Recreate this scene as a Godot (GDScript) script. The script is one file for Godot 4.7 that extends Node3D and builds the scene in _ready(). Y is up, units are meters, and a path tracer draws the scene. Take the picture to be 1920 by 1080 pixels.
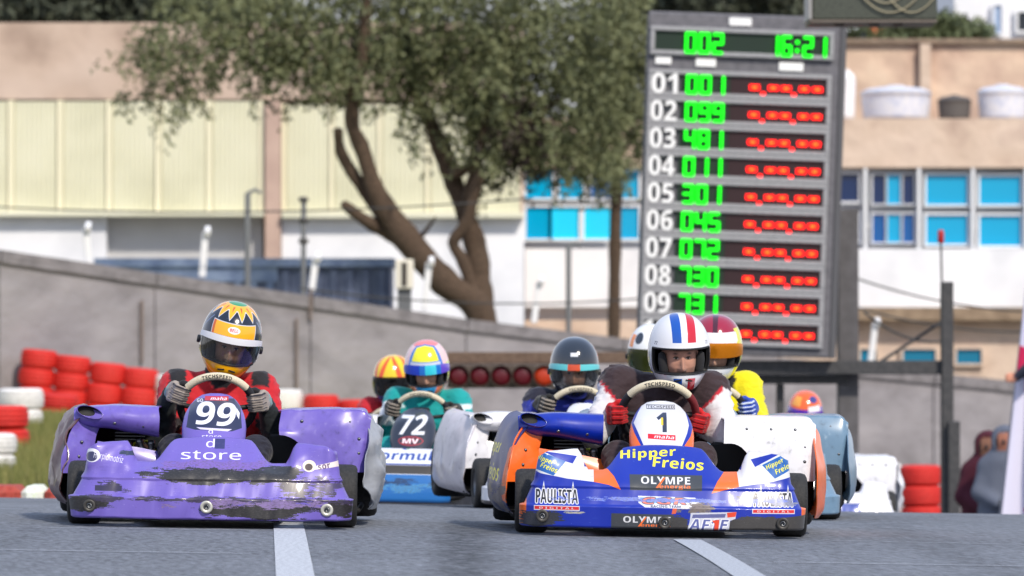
extends Node3D
# A kart race coming over a crest towards a long lens; y up, camera at x 0, z 0, looking along -z.
const F := 8615.0      # focal length in photograph pixels
const EYE := 0.753     # camera height
const HOR := 640.0     # photograph row of the level line of sight

func P(px: float, py: float, d: float) -> Vector3:
	return Vector3((px - 960.0) * d / F, EYE + (HOR - py) * d / F, -d)
# height of the track: level up to 17 m, over a crest and down, falling slightly to the right
func prof(d: float) -> float:
	var t := maxf(d - 17.0, 0.0)
	if d < 40.0: return -0.00195 * t * t
	return -1.0316 - 0.0897 * 18.0 * (1.0 - exp(-(d - 40.0) / 18.0))
func gy(x: float, d: float) -> float:
	return prof(d) - 0.0165 * x - 0.02
func on_ground(x: float, d: float, yaw := 0.0) -> Transform3D:
	var slope := (prof(d + 0.4) - prof(d - 0.9)) / 1.3
	var b := Basis(Vector3.FORWARD, 0.0165) * Basis(Vector3.RIGHT, -slope) * Basis(Vector3.UP, yaw)
	return Transform3D(b, Vector3(x, gy(x, d), -d))

func _ready() -> void:
	# camera, sky, sun, exposure
	var cam := Camera3D.new()
	cam.name = "camera"
	add_child(cam)
	var lens := CameraAttributesPhysical.new()
	lens.frustum_focal_length = 191.4
	lens.frustum_focus_distance = 18.7
	lens.exposure_aperture = 6.0
	lens.frustum_near = 0.5
	lens.frustum_far = 900.0
	cam.attributes = lens
	cam.fov = rad_to_deg(2.0 * atan(540.0 / F))
	cam.near = 0.5
	cam.far = 900.0
	cam.position = Vector3(0, EYE, 0)
	cam.rotation.x = atan((HOR - 540.0) / F)
	cam.current = true
	var env := Environment.new()
	env.background_mode = Environment.BG_SKY
	env.tonemap_mode = Environment.TONE_MAPPER_LINEAR
	env.tonemap_exposure = 1.52
	env.sdfgi_enabled = true
	env.ssao_enabled = true
	env.ssil_enabled = true
	var sm_ := ProceduralSkyMaterial.new()
	sm_.sky_top_color = Color(0.66, 0.75, 0.9)
	sm_.sky_horizon_color = Color(0.93, 0.93, 0.94)
	sm_.sky_curve = 0.25
	sm_.ground_bottom_color = Color(0.3, 0.3, 0.3)
	sm_.ground_horizon_color = Color(0.55, 0.55, 0.55)
	sm_.sky_energy_multiplier = 0.9
	var sky := Sky.new()
	sky.sky_material = sm_
	env.sky = sky
	var we := WorldEnvironment.new()
	we.name = "surroundings"
	we.environment = env
	add_child(we)
	var sun := DirectionalLight3D.new()
	sun.name = "sun"
	sun.light_energy = 0.85
	sun.light_angular_distance = 4.0
	sun.light_color = Color(1.0, 0.96, 0.9)
	sun.shadow_enabled = true
	add_child(sun)
	sun.rotation_degrees = Vector3(-42, 28, 0)
	# the place, then the things in it
	ground_and_track()
	wall_and_barriers()
	buildings()
	trees()
	timing_board()
	gantry_things()
	karts_and_drivers()
	bystanders()

# ---------- names, nodes ----------
var taken := {}
func numbered(n: String) -> String:
	taken[n] = taken.get(n, -1) + 1
	return n if taken[n] == 0 else "%s_%03d" % [n, taken[n]]
func tag(o: Node, label: String, category: String, group := "") -> void:
	o.set_meta("label", label)
	o.set_meta("category", category)
	if group: o.set_meta("group", group)
func thing(n: String, label: String, category: String, at := Transform3D(), group := "") -> Node3D:
	var o := Node3D.new()
	o.name = numbered(n)
	add_child(o)
	o.transform = at
	tag(o, label, category, group)
	return o
func part(parent: Node, n: String, mesh: Mesh, mat: Material, at := Transform3D()) -> MeshInstance3D:
	var o := MeshInstance3D.new()
	o.name = n
	o.mesh = mesh
	o.material_override = mat
	parent.add_child(o, true)
	o.transform = at
	return o
func struct(n: String, mesh: Mesh, mat: Material) -> MeshInstance3D:
	var o := part(self, numbered(n), mesh, mat)
	o.set_meta("kind", "structure")
	return o

# ---------- materials ----------
func rgb(r: float, g: float, b: float) -> Color: return Color(r / 255.0, g / 255.0, b / 255.0)
func mt(c: Color, rough := 0.6, metal := 0.0, coat := 0.0) -> StandardMaterial3D:
	var m := StandardMaterial3D.new()
	m.albedo_color = c
	m.roughness = rough
	m.metallic = metal
	if coat > 0.0:
		m.clearcoat_enabled = true
		m.clearcoat = coat
		m.clearcoat_roughness = 0.12
	return m
func noise_tex(freq: float, oct: int, cols: Array, size := 512, seed_ := 1, normal := 0.0) -> NoiseTexture2D:
	var n := FastNoiseLite.new()
	n.seed = seed_
	n.frequency = freq
	n.fractal_octaves = oct
	var t := NoiseTexture2D.new()
	t.width = size
	t.height = size
	t.seamless = true
	t.noise = n
	if normal > 0.0:
		t.as_normal_map = true
		t.bump_strength = normal
	else:
		var g := Gradient.new()
		g.offsets = PackedFloat32Array()
		g.colors = PackedColorArray()
		for i in cols.size():
			g.add_point(float(i) / maxf(1.0, cols.size() - 1), cols[i])
		t.color_ramp = g
	return t
# mottled: colours spread by noise in the object's own or the world's space
func mottled(cols: Array, freq: float, scale: float, rough := 0.85, bump := 0.0, seed_ := 3, oct := 5) -> StandardMaterial3D:
	var m := mt(Color.WHITE, rough)
	m.albedo_texture = noise_tex(freq, oct, cols, 512, seed_)
	m.uv1_triplanar = true
	m.uv1_world_triplanar = true
	m.uv1_scale = Vector3.ONE * scale
	if bump > 0.0:
		m.normal_enabled = true
		m.normal_texture = noise_tex(freq * 2.0, 4, [], 512, seed_ + 1, 8.0)
		m.normal_scale = bump
	return m
func glow(c: Color, e: float) -> StandardMaterial3D:
	var m := mt(c, 0.5)
	m.emission_enabled = true
	m.emission = c
	m.emission_energy_multiplier = e
	return m

# ---------- mesh tools ----------
func tool() -> SurfaceTool:
	var st := SurfaceTool.new()
	st.begin(Mesh.PRIMITIVE_TRIANGLES)
	return st
func fin(st: SurfaceTool) -> ArrayMesh:
	st.index()
	st.generate_normals()
	return st.commit()
func quad(st: SurfaceTool, a: Vector3, b: Vector3, c: Vector3, d: Vector3) -> void:
	for v in [a, b, c, a, c, d]:
		st.add_vertex(v)
const SIGNS := [[-1, -1, -1], [1, -1, -1], [1, 1, -1], [-1, 1, -1], [-1, -1, 1], [1, -1, 1], [1, 1, 1], [-1, 1, 1]]
# box with chamfered edges
func bx(st: SurfaceTool, c: Vector3, s: Vector3, b := Basis(), ch := 0.0) -> void:
	st.set_smooth_group(-1)
	var h := s * 0.5
	if ch <= 0.0:
		var v := []
		for q in SIGNS:
			v.append(c + b * Vector3(q[0] * h.x, q[1] * h.y, q[2] * h.z))
		for f in [[4, 7, 6, 5], [1, 2, 3, 0], [0, 3, 7, 4], [5, 6, 2, 1], [7, 3, 2, 6], [0, 4, 5, 1]]:
			quad(st, v[f[0]], v[f[1]], v[f[2]], v[f[3]])
		return
	var hk := [h - Vector3(0, ch, ch), h - Vector3(ch, 0, ch), h - Vector3(ch, ch, 0)]
	var P3 := func(q: Array, k: int) -> Vector3:
		var w: Vector3 = hk[k]
		return c + b * Vector3(q[0] * w.x, q[1] * w.y, q[2] * w.z)
	for k in 3:
		for s1 in [-1, 1]:
			var i := (k + 1) % 3
			var j := (k + 2) % 3
			var f := []
			for uv in [[-1, -1], [-1, 1], [1, 1], [1, -1]]:
				var q := [0, 0, 0]
				q[k] = s1
				q[i] = uv[0] * s1
				q[j] = uv[1]
				f.append(P3.call(q, k))
			quad(st, f[0], f[1], f[2], f[3])
			for s2 in [-1, 1]:
				var q1 := [0, 0, 0]
				q1[i] = s1
				q1[j] = s2
				var q2 := q1.duplicate()
				q1[k] = -1
				q2[k] = 1
				if s1 * s2 > 0: quad(st, P3.call(q1, i), P3.call(q2, i), P3.call(q2, j), P3.call(q1, j))
				else: quad(st, P3.call(q1, j), P3.call(q2, j), P3.call(q2, i), P3.call(q1, i))
	for q in SIGNS:
		st.add_vertex(P3.call(q, 0))
		if q[0] * q[1] * q[2] > 0:
			st.add_vertex(P3.call(q, 2))
			st.add_vertex(P3.call(q, 1))
		else:
			st.add_vertex(P3.call(q, 1))
			st.add_vertex(P3.call(q, 2))
func box_mesh(s: Vector3, ch := 0.0, c := Vector3.ZERO) -> ArrayMesh:
	var st := tool()
	bx(st, c, s, Basis(), ch)
	return fin(st)
# rows of points -> surface; group: smooth group
func sheet(st: SurfaceTool, rows: Array, closed := false, group := 1, uvs: Array = []) -> void:
	st.set_smooth_group(group)
	var nc: int = rows[0].size()
	for r in rows.size() - 1:
		for c in (nc if closed else nc - 1):
			var e := (c + 1) % nc
			for q in [[r, c], [r + 1, c], [r + 1, e], [r, c], [r + 1, e], [r, e]]:
				if uvs.size(): st.set_uv(uvs[q[0]][q[1]])
				st.add_vertex(rows[q[0]][q[1]])
func normals_of(rows: Array) -> Array:
	var out := []
	var nr := rows.size()
	var nc: int = rows[0].size()
	for r in nr:
		var line := PackedVector3Array()
		for c in nc:
			var du: Vector3 = rows[r][mini(c + 1, nc - 1)] - rows[r][maxi(c - 1, 0)]
			var dv: Vector3 = rows[mini(r + 1, nr - 1)][c] - rows[maxi(r - 1, 0)][c]
			line.append(du.cross(dv).normalized())
		out.append(line)
	return out
# a panel with thickness t (away from its normal); uv(p) gives texture coordinates
func shell(st: SurfaceTool, rows: Array, t: float, uv = null) -> void:
	var nr := rows.size()
	var nc: int = rows[0].size()
	var n := normals_of(rows)
	var inner := []
	var uvs := []
	for r in nr:
		var line := PackedVector3Array()
		var ul := PackedVector2Array()
		for c in nc:
			line.append(rows[r][c] - n[r][c] * t)
			if uv != null: ul.append(uv.call(rows[r][c]))
		inner.append(line)
		uvs.append(ul)
	if uv == null: uvs = []
	sheet(st, rows, false, 1, uvs)
	sheet(st, inner, false, 2, uvs)
	for e in [[rows[0], inner[0], 0], [rows[nr - 1], inner[nr - 1], nr - 1]]:
		sheet(st, [e[0], e[1]], false, 3, [uvs[e[2]], uvs[e[2]]] if uvs.size() else [])
	for c in [0, nc - 1]:
		var a := []
		var b := []
		var ua := []
		for r in nr:
			a.append(rows[r][c])
			b.append(inner[r][c])
			if uvs.size(): ua.append(uvs[r][c])
		sheet(st, [a, b], false, 3, [ua, ua] if uvs.size() else [])
func tube(st: SurfaceTool, pts: Array, rad, sides := 8, caps := true, group := 1) -> void:
	var rows := []
	var up := Vector3.UP
	for i in pts.size():
		var d: Vector3 = (pts[mini(i + 1, pts.size() - 1)] - pts[maxi(i - 1, 0)]).normalized()
		if absf(d.dot(up)) > 0.95: up = Vector3.RIGHT
		var x := d.cross(up).normalized()
		var y := x.cross(d).normalized()
		up = y
		var r: float = rad[i] if rad is Array else rad
		var line := []
		for k in sides:
			var a := TAU * k / sides
			line.append(pts[i] + (x * cos(a) + y * sin(a)) * r)
		rows.append(line)
	sheet(st, rows, true, group)
	if caps:
		st.set_smooth_group(-1)
		for e in [0, rows.size() - 1]:
			for k in sides:
				st.add_vertex(pts[e])
				st.add_vertex(rows[e][(k + 1) % sides] if e == 0 else rows[e][k])
				st.add_vertex(rows[e][k] if e == 0 else rows[e][(k + 1) % sides])
# profile: points (radius, height along axis)
func lathe(st: SurfaceTool, prof_: Array, at := Transform3D(), segs := 24, closed := false) -> void:
	var rows := []
	for p in prof_:
		var line := []
		for k in segs:
			var a := TAU * k / segs
			line.append(at * Vector3(p[0] * cos(a), p[1], p[0] * sin(a)))
		rows.append(line)
	if closed: rows.append(rows[0])
	sheet(st, rows, true, 1)
func sm(a: float, b: float, x: float) -> float: return smoothstep(a, b, x)

# ---------- lettering ----------
var fonts := {}
var texts := {}
func font(k: String) -> SystemFont:
	if not fonts.has(k):
		var f := SystemFont.new()
		f.font_names = PackedStringArray(["Droid Serif" if k == "s" else "Droid Sans"])
		f.font_weight = 700 if k != "r" else 400
		fonts[k] = f
	return fonts[k]
# triangles of a word in the unit box -0.5..0.5
func word(s: String, k := "b") -> PackedVector2Array:
	var key := s + "|" + k
	if texts.has(key): return texts[key]
	var t := TextMesh.new()
	t.text = s
	t.font = font(k)
	t.font_size = 64
	t.pixel_size = 0.01
	t.depth = 0.0
	t.curve_step = 1.0
	var a := t.surface_get_arrays(0)
	var v: PackedVector3Array = a[Mesh.ARRAY_VERTEX]
	var ix: PackedInt32Array = a[Mesh.ARRAY_INDEX] if a[Mesh.ARRAY_INDEX] != null else PackedInt32Array(range(v.size()))
	var lo := Vector2(1e9, 1e9)
	var hi := -lo
	for p in v:
		lo = lo.min(Vector2(p.x, p.y))
		hi = hi.max(Vector2(p.x, p.y))
	var out := PackedVector2Array()
	for i in ix:
		out.append((Vector2(v[i].x, v[i].y) - (lo + hi) * 0.5) / (hi - lo))
	texts[key] = out
	return out
# raised flat lettering, w by h metres, on the xy plane
func word_mesh(s: String, w: float, h: float, k := "b") -> ArrayMesh:
	var st := tool()
	st.set_smooth_group(-1)
	for p in word(s, k):
		st.add_vertex(Vector3(p.x * w, p.y * h, 0))
	return fin(st)

# a picture that is painted in units of its own (x to the right, y up)
class Cv:
	const SS := 2
	var im: Image
	var lo: Vector2
	var hi: Vector2
	var W: int
	var H: int
	func _init(x0: float, x1: float, y0: float, y1: float, w: int, h: int, base: Color) -> void:
		lo = Vector2(x0, y0)
		hi = Vector2(x1, y1)
		W = w * SS
		H = h * SS
		im = Image.create(W, H, false, Image.FORMAT_RGB8)
		im.fill(base)
	func px(p: Vector2) -> Vector2:
		return Vector2((p.x - lo.x) / (hi.x - lo.x) * W, (hi.y - p.y) / (hi.y - lo.y) * H)
	func fill(q: PackedVector2Array, c: Color) -> void:
		var top := 1e9
		var bot := -1e9
		for p in q:
			top = minf(top, p.y)
			bot = maxf(bot, p.y)
		for y in range(maxi(0, int(floor(top))), mini(H, int(ceil(bot)) + 1)):
			var yc := y + 0.5
			var xs := []
			for i in q.size():
				var a := q[i]
				var b := q[(i + 1) % q.size()]
				if (a.y <= yc) != (b.y <= yc):
					xs.append(a.x + (yc - a.y) / (b.y - a.y) * (b.x - a.x))
			xs.sort()
			for i in range(0, xs.size() - 1, 2):
				var l := int(round(xs[i]))
				var r := int(round(xs[i + 1]))
				if r > l: im.fill_rect(Rect2i(l, y, r - l, 1), c)
	func poly(pts: Array, c: Color) -> void:
		var q := PackedVector2Array()
		for p in pts: q.append(px(Vector2(p[0], p[1])))
		fill(q, c)
	func rect(x0: float, y0: float, x1: float, y1: float, c: Color) -> void:
		poly([[x0, y0], [x1, y0], [x1, y1], [x0, y1]], c)
	func oval(x: float, y: float, rx: float, ry: float, c: Color) -> void:
		var q := []
		for k in 28: q.append([x + rx * cos(TAU * k / 28), y + ry * sin(TAU * k / 28)])
		poly(q, c)
	func line(pts: Array, w: float, c: Color) -> void:
		for i in pts.size() - 1:
			var a := Vector2(pts[i][0], pts[i][1])
			var b := Vector2(pts[i + 1][0], pts[i + 1][1])
			var n := (b - a).orthogonal().normalized() * w * 0.5
			poly([[a.x + n.x, a.y + n.y], [b.x + n.x, b.y + n.y], [b.x - n.x, b.y - n.y], [a.x - n.x, a.y - n.y]], c)
	# tris: word() in the unit box; turned by rot, leaning by shear
	func text(tris: PackedVector2Array, x: float, y: float, w: float, h: float, c: Color, rot := 0.0, shear := 0.0) -> void:
		for i in range(0, tris.size() - 2, 3):
			var q := PackedVector2Array()
			for k in 3:
				var p := tris[i + k]
				var v := Vector2(p.x * w + p.y * h * shear, p.y * h).rotated(rot) + Vector2(x, y)
				q.append(px(v))
			fill(q, c)
	func outlined(tris: PackedVector2Array, x: float, y: float, w: float, h: float, c: Color, edge: Color, e: float, rot := 0.0, shear := 0.0) -> void:
		for k in 8:
			text(tris, x + e * cos(TAU * k / 8), y + e * sin(TAU * k / 8), w, h, edge, rot, shear)
		text(tris, x, y, w, h, c, rot, shear)
	# scraped paint: a ragged patch of another colour
	func scrape(x: float, y: float, rx: float, ry: float, c: Color, seed_: int, rag := 0.6, cover := 0.0) -> void:
		var n := FastNoiseLite.new()
		n.seed = seed_
		n.frequency = 0.012
		n.fractal_octaves = 4
		var a := px(Vector2(x - rx * 1.6, y + ry * 1.6))
		var b := px(Vector2(x + rx * 1.6, y - ry * 1.6))
		var m := (a + b) * 0.5
		var s := (b - a) / 3.2
		for j in range(maxi(0, int(a.y)), mini(H, int(b.y))):
			for i in range(maxi(0, int(a.x)), mini(W, int(b.x))):
				var d := Vector2((i - m.x) / s.x, (j - m.y) / s.y)
				var v := 0.8 * n.get_noise_2d(i * 0.3, j * 0.9) + 0.4 * n.get_noise_2d(i * 0.9, j * 7.0) + 0.2 * n.get_noise_2d(i * 6.0, j * 9.0)
				if d.length() + v * rag * 2.0 < 1.0 and n.get_noise_2d(i * 2.0 + 900.0, j * 6.0) > cover - 1.0:
					im.set_pixel(i, j, c.lerp(Color(0.3, 0.29, 0.28), clampf(n.get_noise_2d(i * 3.0, j * 9.0 + 500.0), 0.0, 0.5)))
	# fine grain over everything: dust specks and short scratches
	func wear(seed_: int, specks: int, light: Color, dark: Color) -> void:
		var r := RandomNumberGenerator.new()
		r.seed = seed_
		for k in specks:
			var c := light if r.randf() < 0.5 else dark
			var x := r.randi_range(0, W - 2)
			var y := r.randi_range(0, H - 2)
			var w := r.randi_range(1, 4) if r.randf() < 0.8 else r.randi_range(8, 40)
			im.fill_rect(Rect2i(x, y, w, 1 if w > 4 else r.randi_range(1, 3)), im.get_pixel(x, y).lerp(c, r.randf_range(0.2, 0.7)))
	func done() -> ImageTexture:
		im.resize(W / SS, H / SS, Image.INTERPOLATE_LANCZOS)
		return ImageTexture.create_from_image(im)
func painted(t: Texture2D, rough := 0.42, coat := 0.3) -> StandardMaterial3D:
	var m := mt(Color.WHITE, rough, 0.0, coat)
	m.albedo_texture = t
	m.texture_repeat = false
	return m

# ---------- ground ----------
# a span of numbers, fine between a and b
func spread(lo: float, a: float, b: float, hi: float, fine: float, coarse: float) -> PackedFloat32Array:
	var out := PackedFloat32Array()
	var x := lo
	while x < hi:
		out.append(x)
		x += fine if x >= a and x < b else coarse
	out.append(hi)
	return out
func height_sheet(x0: float, x1: float, nx: int, d0: float, d1: float, nd: int, hf: Callable, cf = null, xs := PackedFloat32Array(), ds := PackedFloat32Array()) -> ArrayMesh:
	if xs.size():
		nx = xs.size() - 1
		nd = ds.size() - 1
	var v := PackedVector3Array()
	var n := PackedVector3Array()
	var c := PackedColorArray()
	var ix := PackedInt32Array()
	for j in nd + 1:
		var d := lerpf(d0, d1, float(j) / nd) if ds.is_empty() else ds[j]
		for i in nx + 1:
			var x := lerpf(x0, x1, float(i) / nx) if xs.is_empty() else xs[i]
			var y: float = hf.call(x, d)
			v.append(Vector3(x, y, -d))
			n.append(Vector3(-(hf.call(x + 0.05, d) - y) / 0.05, 1.0, (hf.call(x, d + 0.05) - y) / 0.05).normalized())
			if cf != null: c.append(cf.call(x, d))
	for j in nd:
		for i in nx:
			var a := j * (nx + 1) + i
			ix.append_array([a, a + nx + 1, a + 1, a + 1, a + nx + 1, a + nx + 2])
	var ar := []
	ar.resize(Mesh.ARRAY_MAX)
	ar[Mesh.ARRAY_VERTEX] = v
	ar[Mesh.ARRAY_NORMAL] = n
	if cf != null: ar[Mesh.ARRAY_COLOR] = c
	ar[Mesh.ARRAY_INDEX] = ix
	var m := ArrayMesh.new()
	m.add_surface_from_arrays(Mesh.PRIMITIVE_TRIANGLES, ar)
	return m
func bank_y(x: float, d: float) -> float:
	var px := 960.0 + x * F / d
	var y := lerpf(-0.66, -0.33, sm(40.0, 60.0, d)) - 0.2 * sm(60.0, 74.0, d)
	return y - 0.9 * sm(330.0, 900.0, px) * sm(75.0, 55.0, d) - 0.0006 * maxf(px - 60.0, 0.0) * 0.5 - 2.0 * sm(43.0, 39.0, d)
func ground_and_track() -> void:
	var far := height_sheet(-400, 400, 40, -60, 700, 40, func(x, d): return -3.4 - 0.0 * x)
	struct("ground", far, mottled([rgb(92, 88, 78), rgb(120, 114, 102), rgb(104, 110, 82)], 0.02, 0.05, 0.95))
	var n := FastNoiseLite.new()
	n.seed = 4
	n.frequency = 0.35
	n.fractal_octaves = 4
	var asphalt := mt(Color.WHITE, 0.72)
	asphalt.vertex_color_use_as_albedo = true
	asphalt.albedo_texture = noise_tex(0.11, 4, [rgb(150, 152, 158), rgb(205, 207, 212), rgb(226, 228, 232), rgb(255, 255, 255)], 512, 9)
	asphalt.uv1_triplanar = true
	asphalt.uv1_world_triplanar = true
	asphalt.uv1_scale = Vector3.ONE * 1.4
	asphalt.normal_enabled = true
	asphalt.normal_texture = noise_tex(0.25, 3, [], 512, 10, 10.0)
	asphalt.normal_scale = 0.6
	var wavy := FastNoiseLite.new()
	wavy.seed = 12
	wavy.frequency = 1.1
	var grit := FastNoiseLite.new()
	grit.seed = 14
	grit.frequency = 1.0
	grit.fractal_octaves = 2
	var cf := func(x: float, d: float) -> Color:
		var k := 0.27 + 0.06 * n.get_noise_2d(x * 2.0, d * 0.8) + 0.03 * n.get_noise_2d(x * 9.0, d * 2.5)
		k += 0.16 * grit.get_noise_2d(x * 30.0, d * 11.0) + 0.05 * grit.get_noise_2d(x * 61.0 + 50.0, d * 7.0)
		# tyre rubber and old oil drawn along the racing line, with ragged edges
		var at := -0.16 + (d - 15.0) * -0.008 + 0.05 * wavy.get_noise_2d(d * 1.4, 3.0)
		var s := exp(-pow((x - at) / (0.12 + 0.05 * wavy.get_noise_2d(d * 3.0, 40.0)), 2.0)) * sm(22.0, 19.0, d)
		k *= 1.0 - 0.7 * s * clampf(0.75 + wavy.get_noise_2d(x * 12.0, d * 6.0), 0.0, 1.0)
		for c in [[-1.9, 0.12], [0.55, 0.1], [1.7, 0.16]]:
			k *= 1.0 - 0.3 * exp(-pow((x - c[0] - 0.15 * wavy.get_noise_2d(d * 0.3, c[0] * 9.0)) / c[1], 2.0)) * clampf(0.6 + wavy.get_noise_2d(x * 6.0, d * 2.0), 0.0, 1.0)
		return Color(k * 0.93, k * 0.985, k * 1.09)
	struct("track", height_sheet(0, 0, 0, 0, 0, 0, gy, cf, spread(-7.0, -2.4, 3.0, 9.0, 0.016, 0.25), spread(5.0, 14.2, 27.0, 60.0, 0.045, 0.5)), asphalt)
	# painted lines, worn
	var white := mottled([rgb(128, 132, 140), rgb(180, 184, 192), rgb(200, 204, 211)], 0.05, 1.7, 0.8)
	var faint := mottled([rgb(132, 137, 146), rgb(166, 171, 180), rgb(184, 189, 197)], 0.05, 2.3, 0.85)
	grid_line("painted_line", [[555, 1090], [541, 985], [535, 960]], 0.125, white)
	grid_line("painted_line", [[1418, 1090], [1358, 1052], [1288, 1013]], 0.11, faint)
	for l in [[-60, 1031, 455, 1039], [60, 990, 455, 995], [1450, 1055, 2000, 1064], [1540, 1014, 2000, 1024], [1590, 989, 1800, 993]]:
		var a := at_ground(l[0], l[1])
		var b := at_ground(l[2], l[3])
		var st := tool()
		strip(st, a, b, 0.012 if l[1] < 1030 else 0.018, 14)
		struct("painted_line", fin(st), faint)
	# grass bank at the left, kerb at its foot
	var green := mottled([rgb(96, 102, 44), rgb(140, 142, 66), rgb(160, 156, 84), rgb(170, 158, 100)], 0.03, 0.5, 0.95, 0.5)
	struct("grass_bank", height_sheet(-14, -0.5, 80, 39, 82, 70, bank_y), green)
	var blade := tool()
	blade.set_smooth_group(-1)
	var r := RandomNumberGenerator.new()
	r.seed = 5
	for k in 5:
		var a := TAU * k / 5.0 + 0.3
		var o := Vector3(cos(a), 0, sin(a)) * 0.025
		var w := Vector3(-sin(a), 0, cos(a)) * 0.007
		blade.add_vertex(o - w)
		blade.add_vertex(o * 2.6 + Vector3(0, 0.11 + 0.02 * k, 0))
		blade.add_vertex(o + w)
	var gm := mt(Color.WHITE, 0.9)
	gm.vertex_color_use_as_albedo = true
	var mm := MultiMesh.new()
	mm.transform_format = MultiMesh.TRANSFORM_3D
	mm.use_colors = true
	mm.mesh = fin(blade)
	mm.instance_count = 16000
	for k in mm.instance_count:
		var d := r.randf_range(41.5, 66.0)
		var x := (r.randf_range(-120.0, 330.0) - 960.0) * d / F
		mm.set_instance_transform(k, Transform3D(Basis(Vector3.UP, r.randf() * TAU).scaled(Vector3.ONE * r.randf_range(0.6, 1.3)), Vector3(x, bank_y(x, d) - 0.005, -d)))
		var t := r.randf()
		mm.set_instance_color(k, Color(0.13, 0.15, 0.035).lerp(Color(0.30, 0.27, 0.10), t * t))
	var g := MultiMeshInstance3D.new()
	g.name = "grass"
	g.multimesh = mm
	g.material_override = gm
	g.set_meta("kind", "stuff")
	g.set_meta("label", "short yellowish green grass on the bank below the tyre wall")
	g.set_meta("category", "grass")
	add_child(g)
	var kerb_red := mottled([rgb(120, 44, 36), rgb(168, 66, 54), rgb(150, 88, 76)], 0.04, 1.0, 0.85)
	var kerb_pale := mottled([rgb(190, 196, 180), rgb(226, 230, 222), rgb(196, 214, 150)], 0.04, 1.0, 0.85)
	for q in [[-60, 40, kerb_red], [40, 82, kerb_pale], [84, 170, kerb_red]]:
		var a := P(q[0], 917, 30.0)
		var b := P(q[1], 919, 30.0)
		var o := struct("kerb", box_mesh(Vector3(b.x - a.x, 0.16, 0.5), 0.04), q[2])
		o.position = Vector3((a.x + b.x) / 2, minf(a.y, gy(a.x, 30.0) + 0.2) - 0.06, -30.2)
func at_ground(px: float, py: float) -> Vector3:
	var lo := 8.0
	var hi := 26.0
	for k in 40:
		var d := (lo + hi) / 2
		if EYE - gy((px - 960.0) * d / F, d) > (py - HOR) * d / F: lo = d
		else: hi = d
	var x := (px - 960.0) * lo / F
	return Vector3(x, gy(x, lo), -lo)
func strip(st: SurfaceTool, a: Vector3, b: Vector3, w: float, n: int) -> void:
	var side := (b - a).cross(Vector3.UP).normalized() * w / 2
	var rows := []
	for k in n + 1:
		var p := a.lerp(b, float(k) / n)
		var l := []
		for s in [-1.0, 1.0]:
			var q: Vector3 = p + side * s
			q.y = gy(q.x, -q.z) + 0.004
			l.append(q)
		rows.append(l)
	sheet(st, rows)
func grid_line(n: String, pts: Array, w: float, m: Material) -> void:
	var st := tool()
	for i in pts.size() - 1:
		strip(st, at_ground(pts[i][0], pts[i][1]), at_ground(pts[i + 1][0], pts[i + 1][1]), w, 12)
	struct(n, fin(st), m)

# ---------- wall, tyre barriers ----------
func wall_d(px: float) -> float: return lerpf(70.0, 88.0, (px + 300.0) / 2500.0)
func wall_top(px: float) -> float: return 470.0 + px * 0.148 - maxf(px - 900.0, 0.0) * 0.028 - maxf(px - 1500.0, 0.0) * 0.02
func tyre_mesh(r: float, h: float) -> ArrayMesh:
	var st := tool()
	var q := h / 2
	lathe(st, [[r * 0.58, -q * 0.5], [r * 0.60, -q * 0.9], [r * 0.72, -q], [r * 0.84, -q * 0.96], [r * 0.95, -q * 0.74], [r * 0.99, -q * 0.52], [r * 0.955, -q * 0.46], [r * 0.955, -q * 0.4], [r * 0.998, -q * 0.34], [r * 1.0, -q * 0.06], [r * 0.96, 0.0], [r * 1.0, q * 0.06], [r * 0.998, q * 0.34], [r * 0.955, q * 0.4], [r * 0.955, q * 0.46], [r * 0.99, q * 0.52], [r * 0.95, q * 0.74], [r * 0.84, q * 0.96], [r * 0.72, q], [r * 0.60, q * 0.9], [r * 0.58, q * 0.5]], Transform3D(), 28, true)
	return fin(st)
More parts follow.
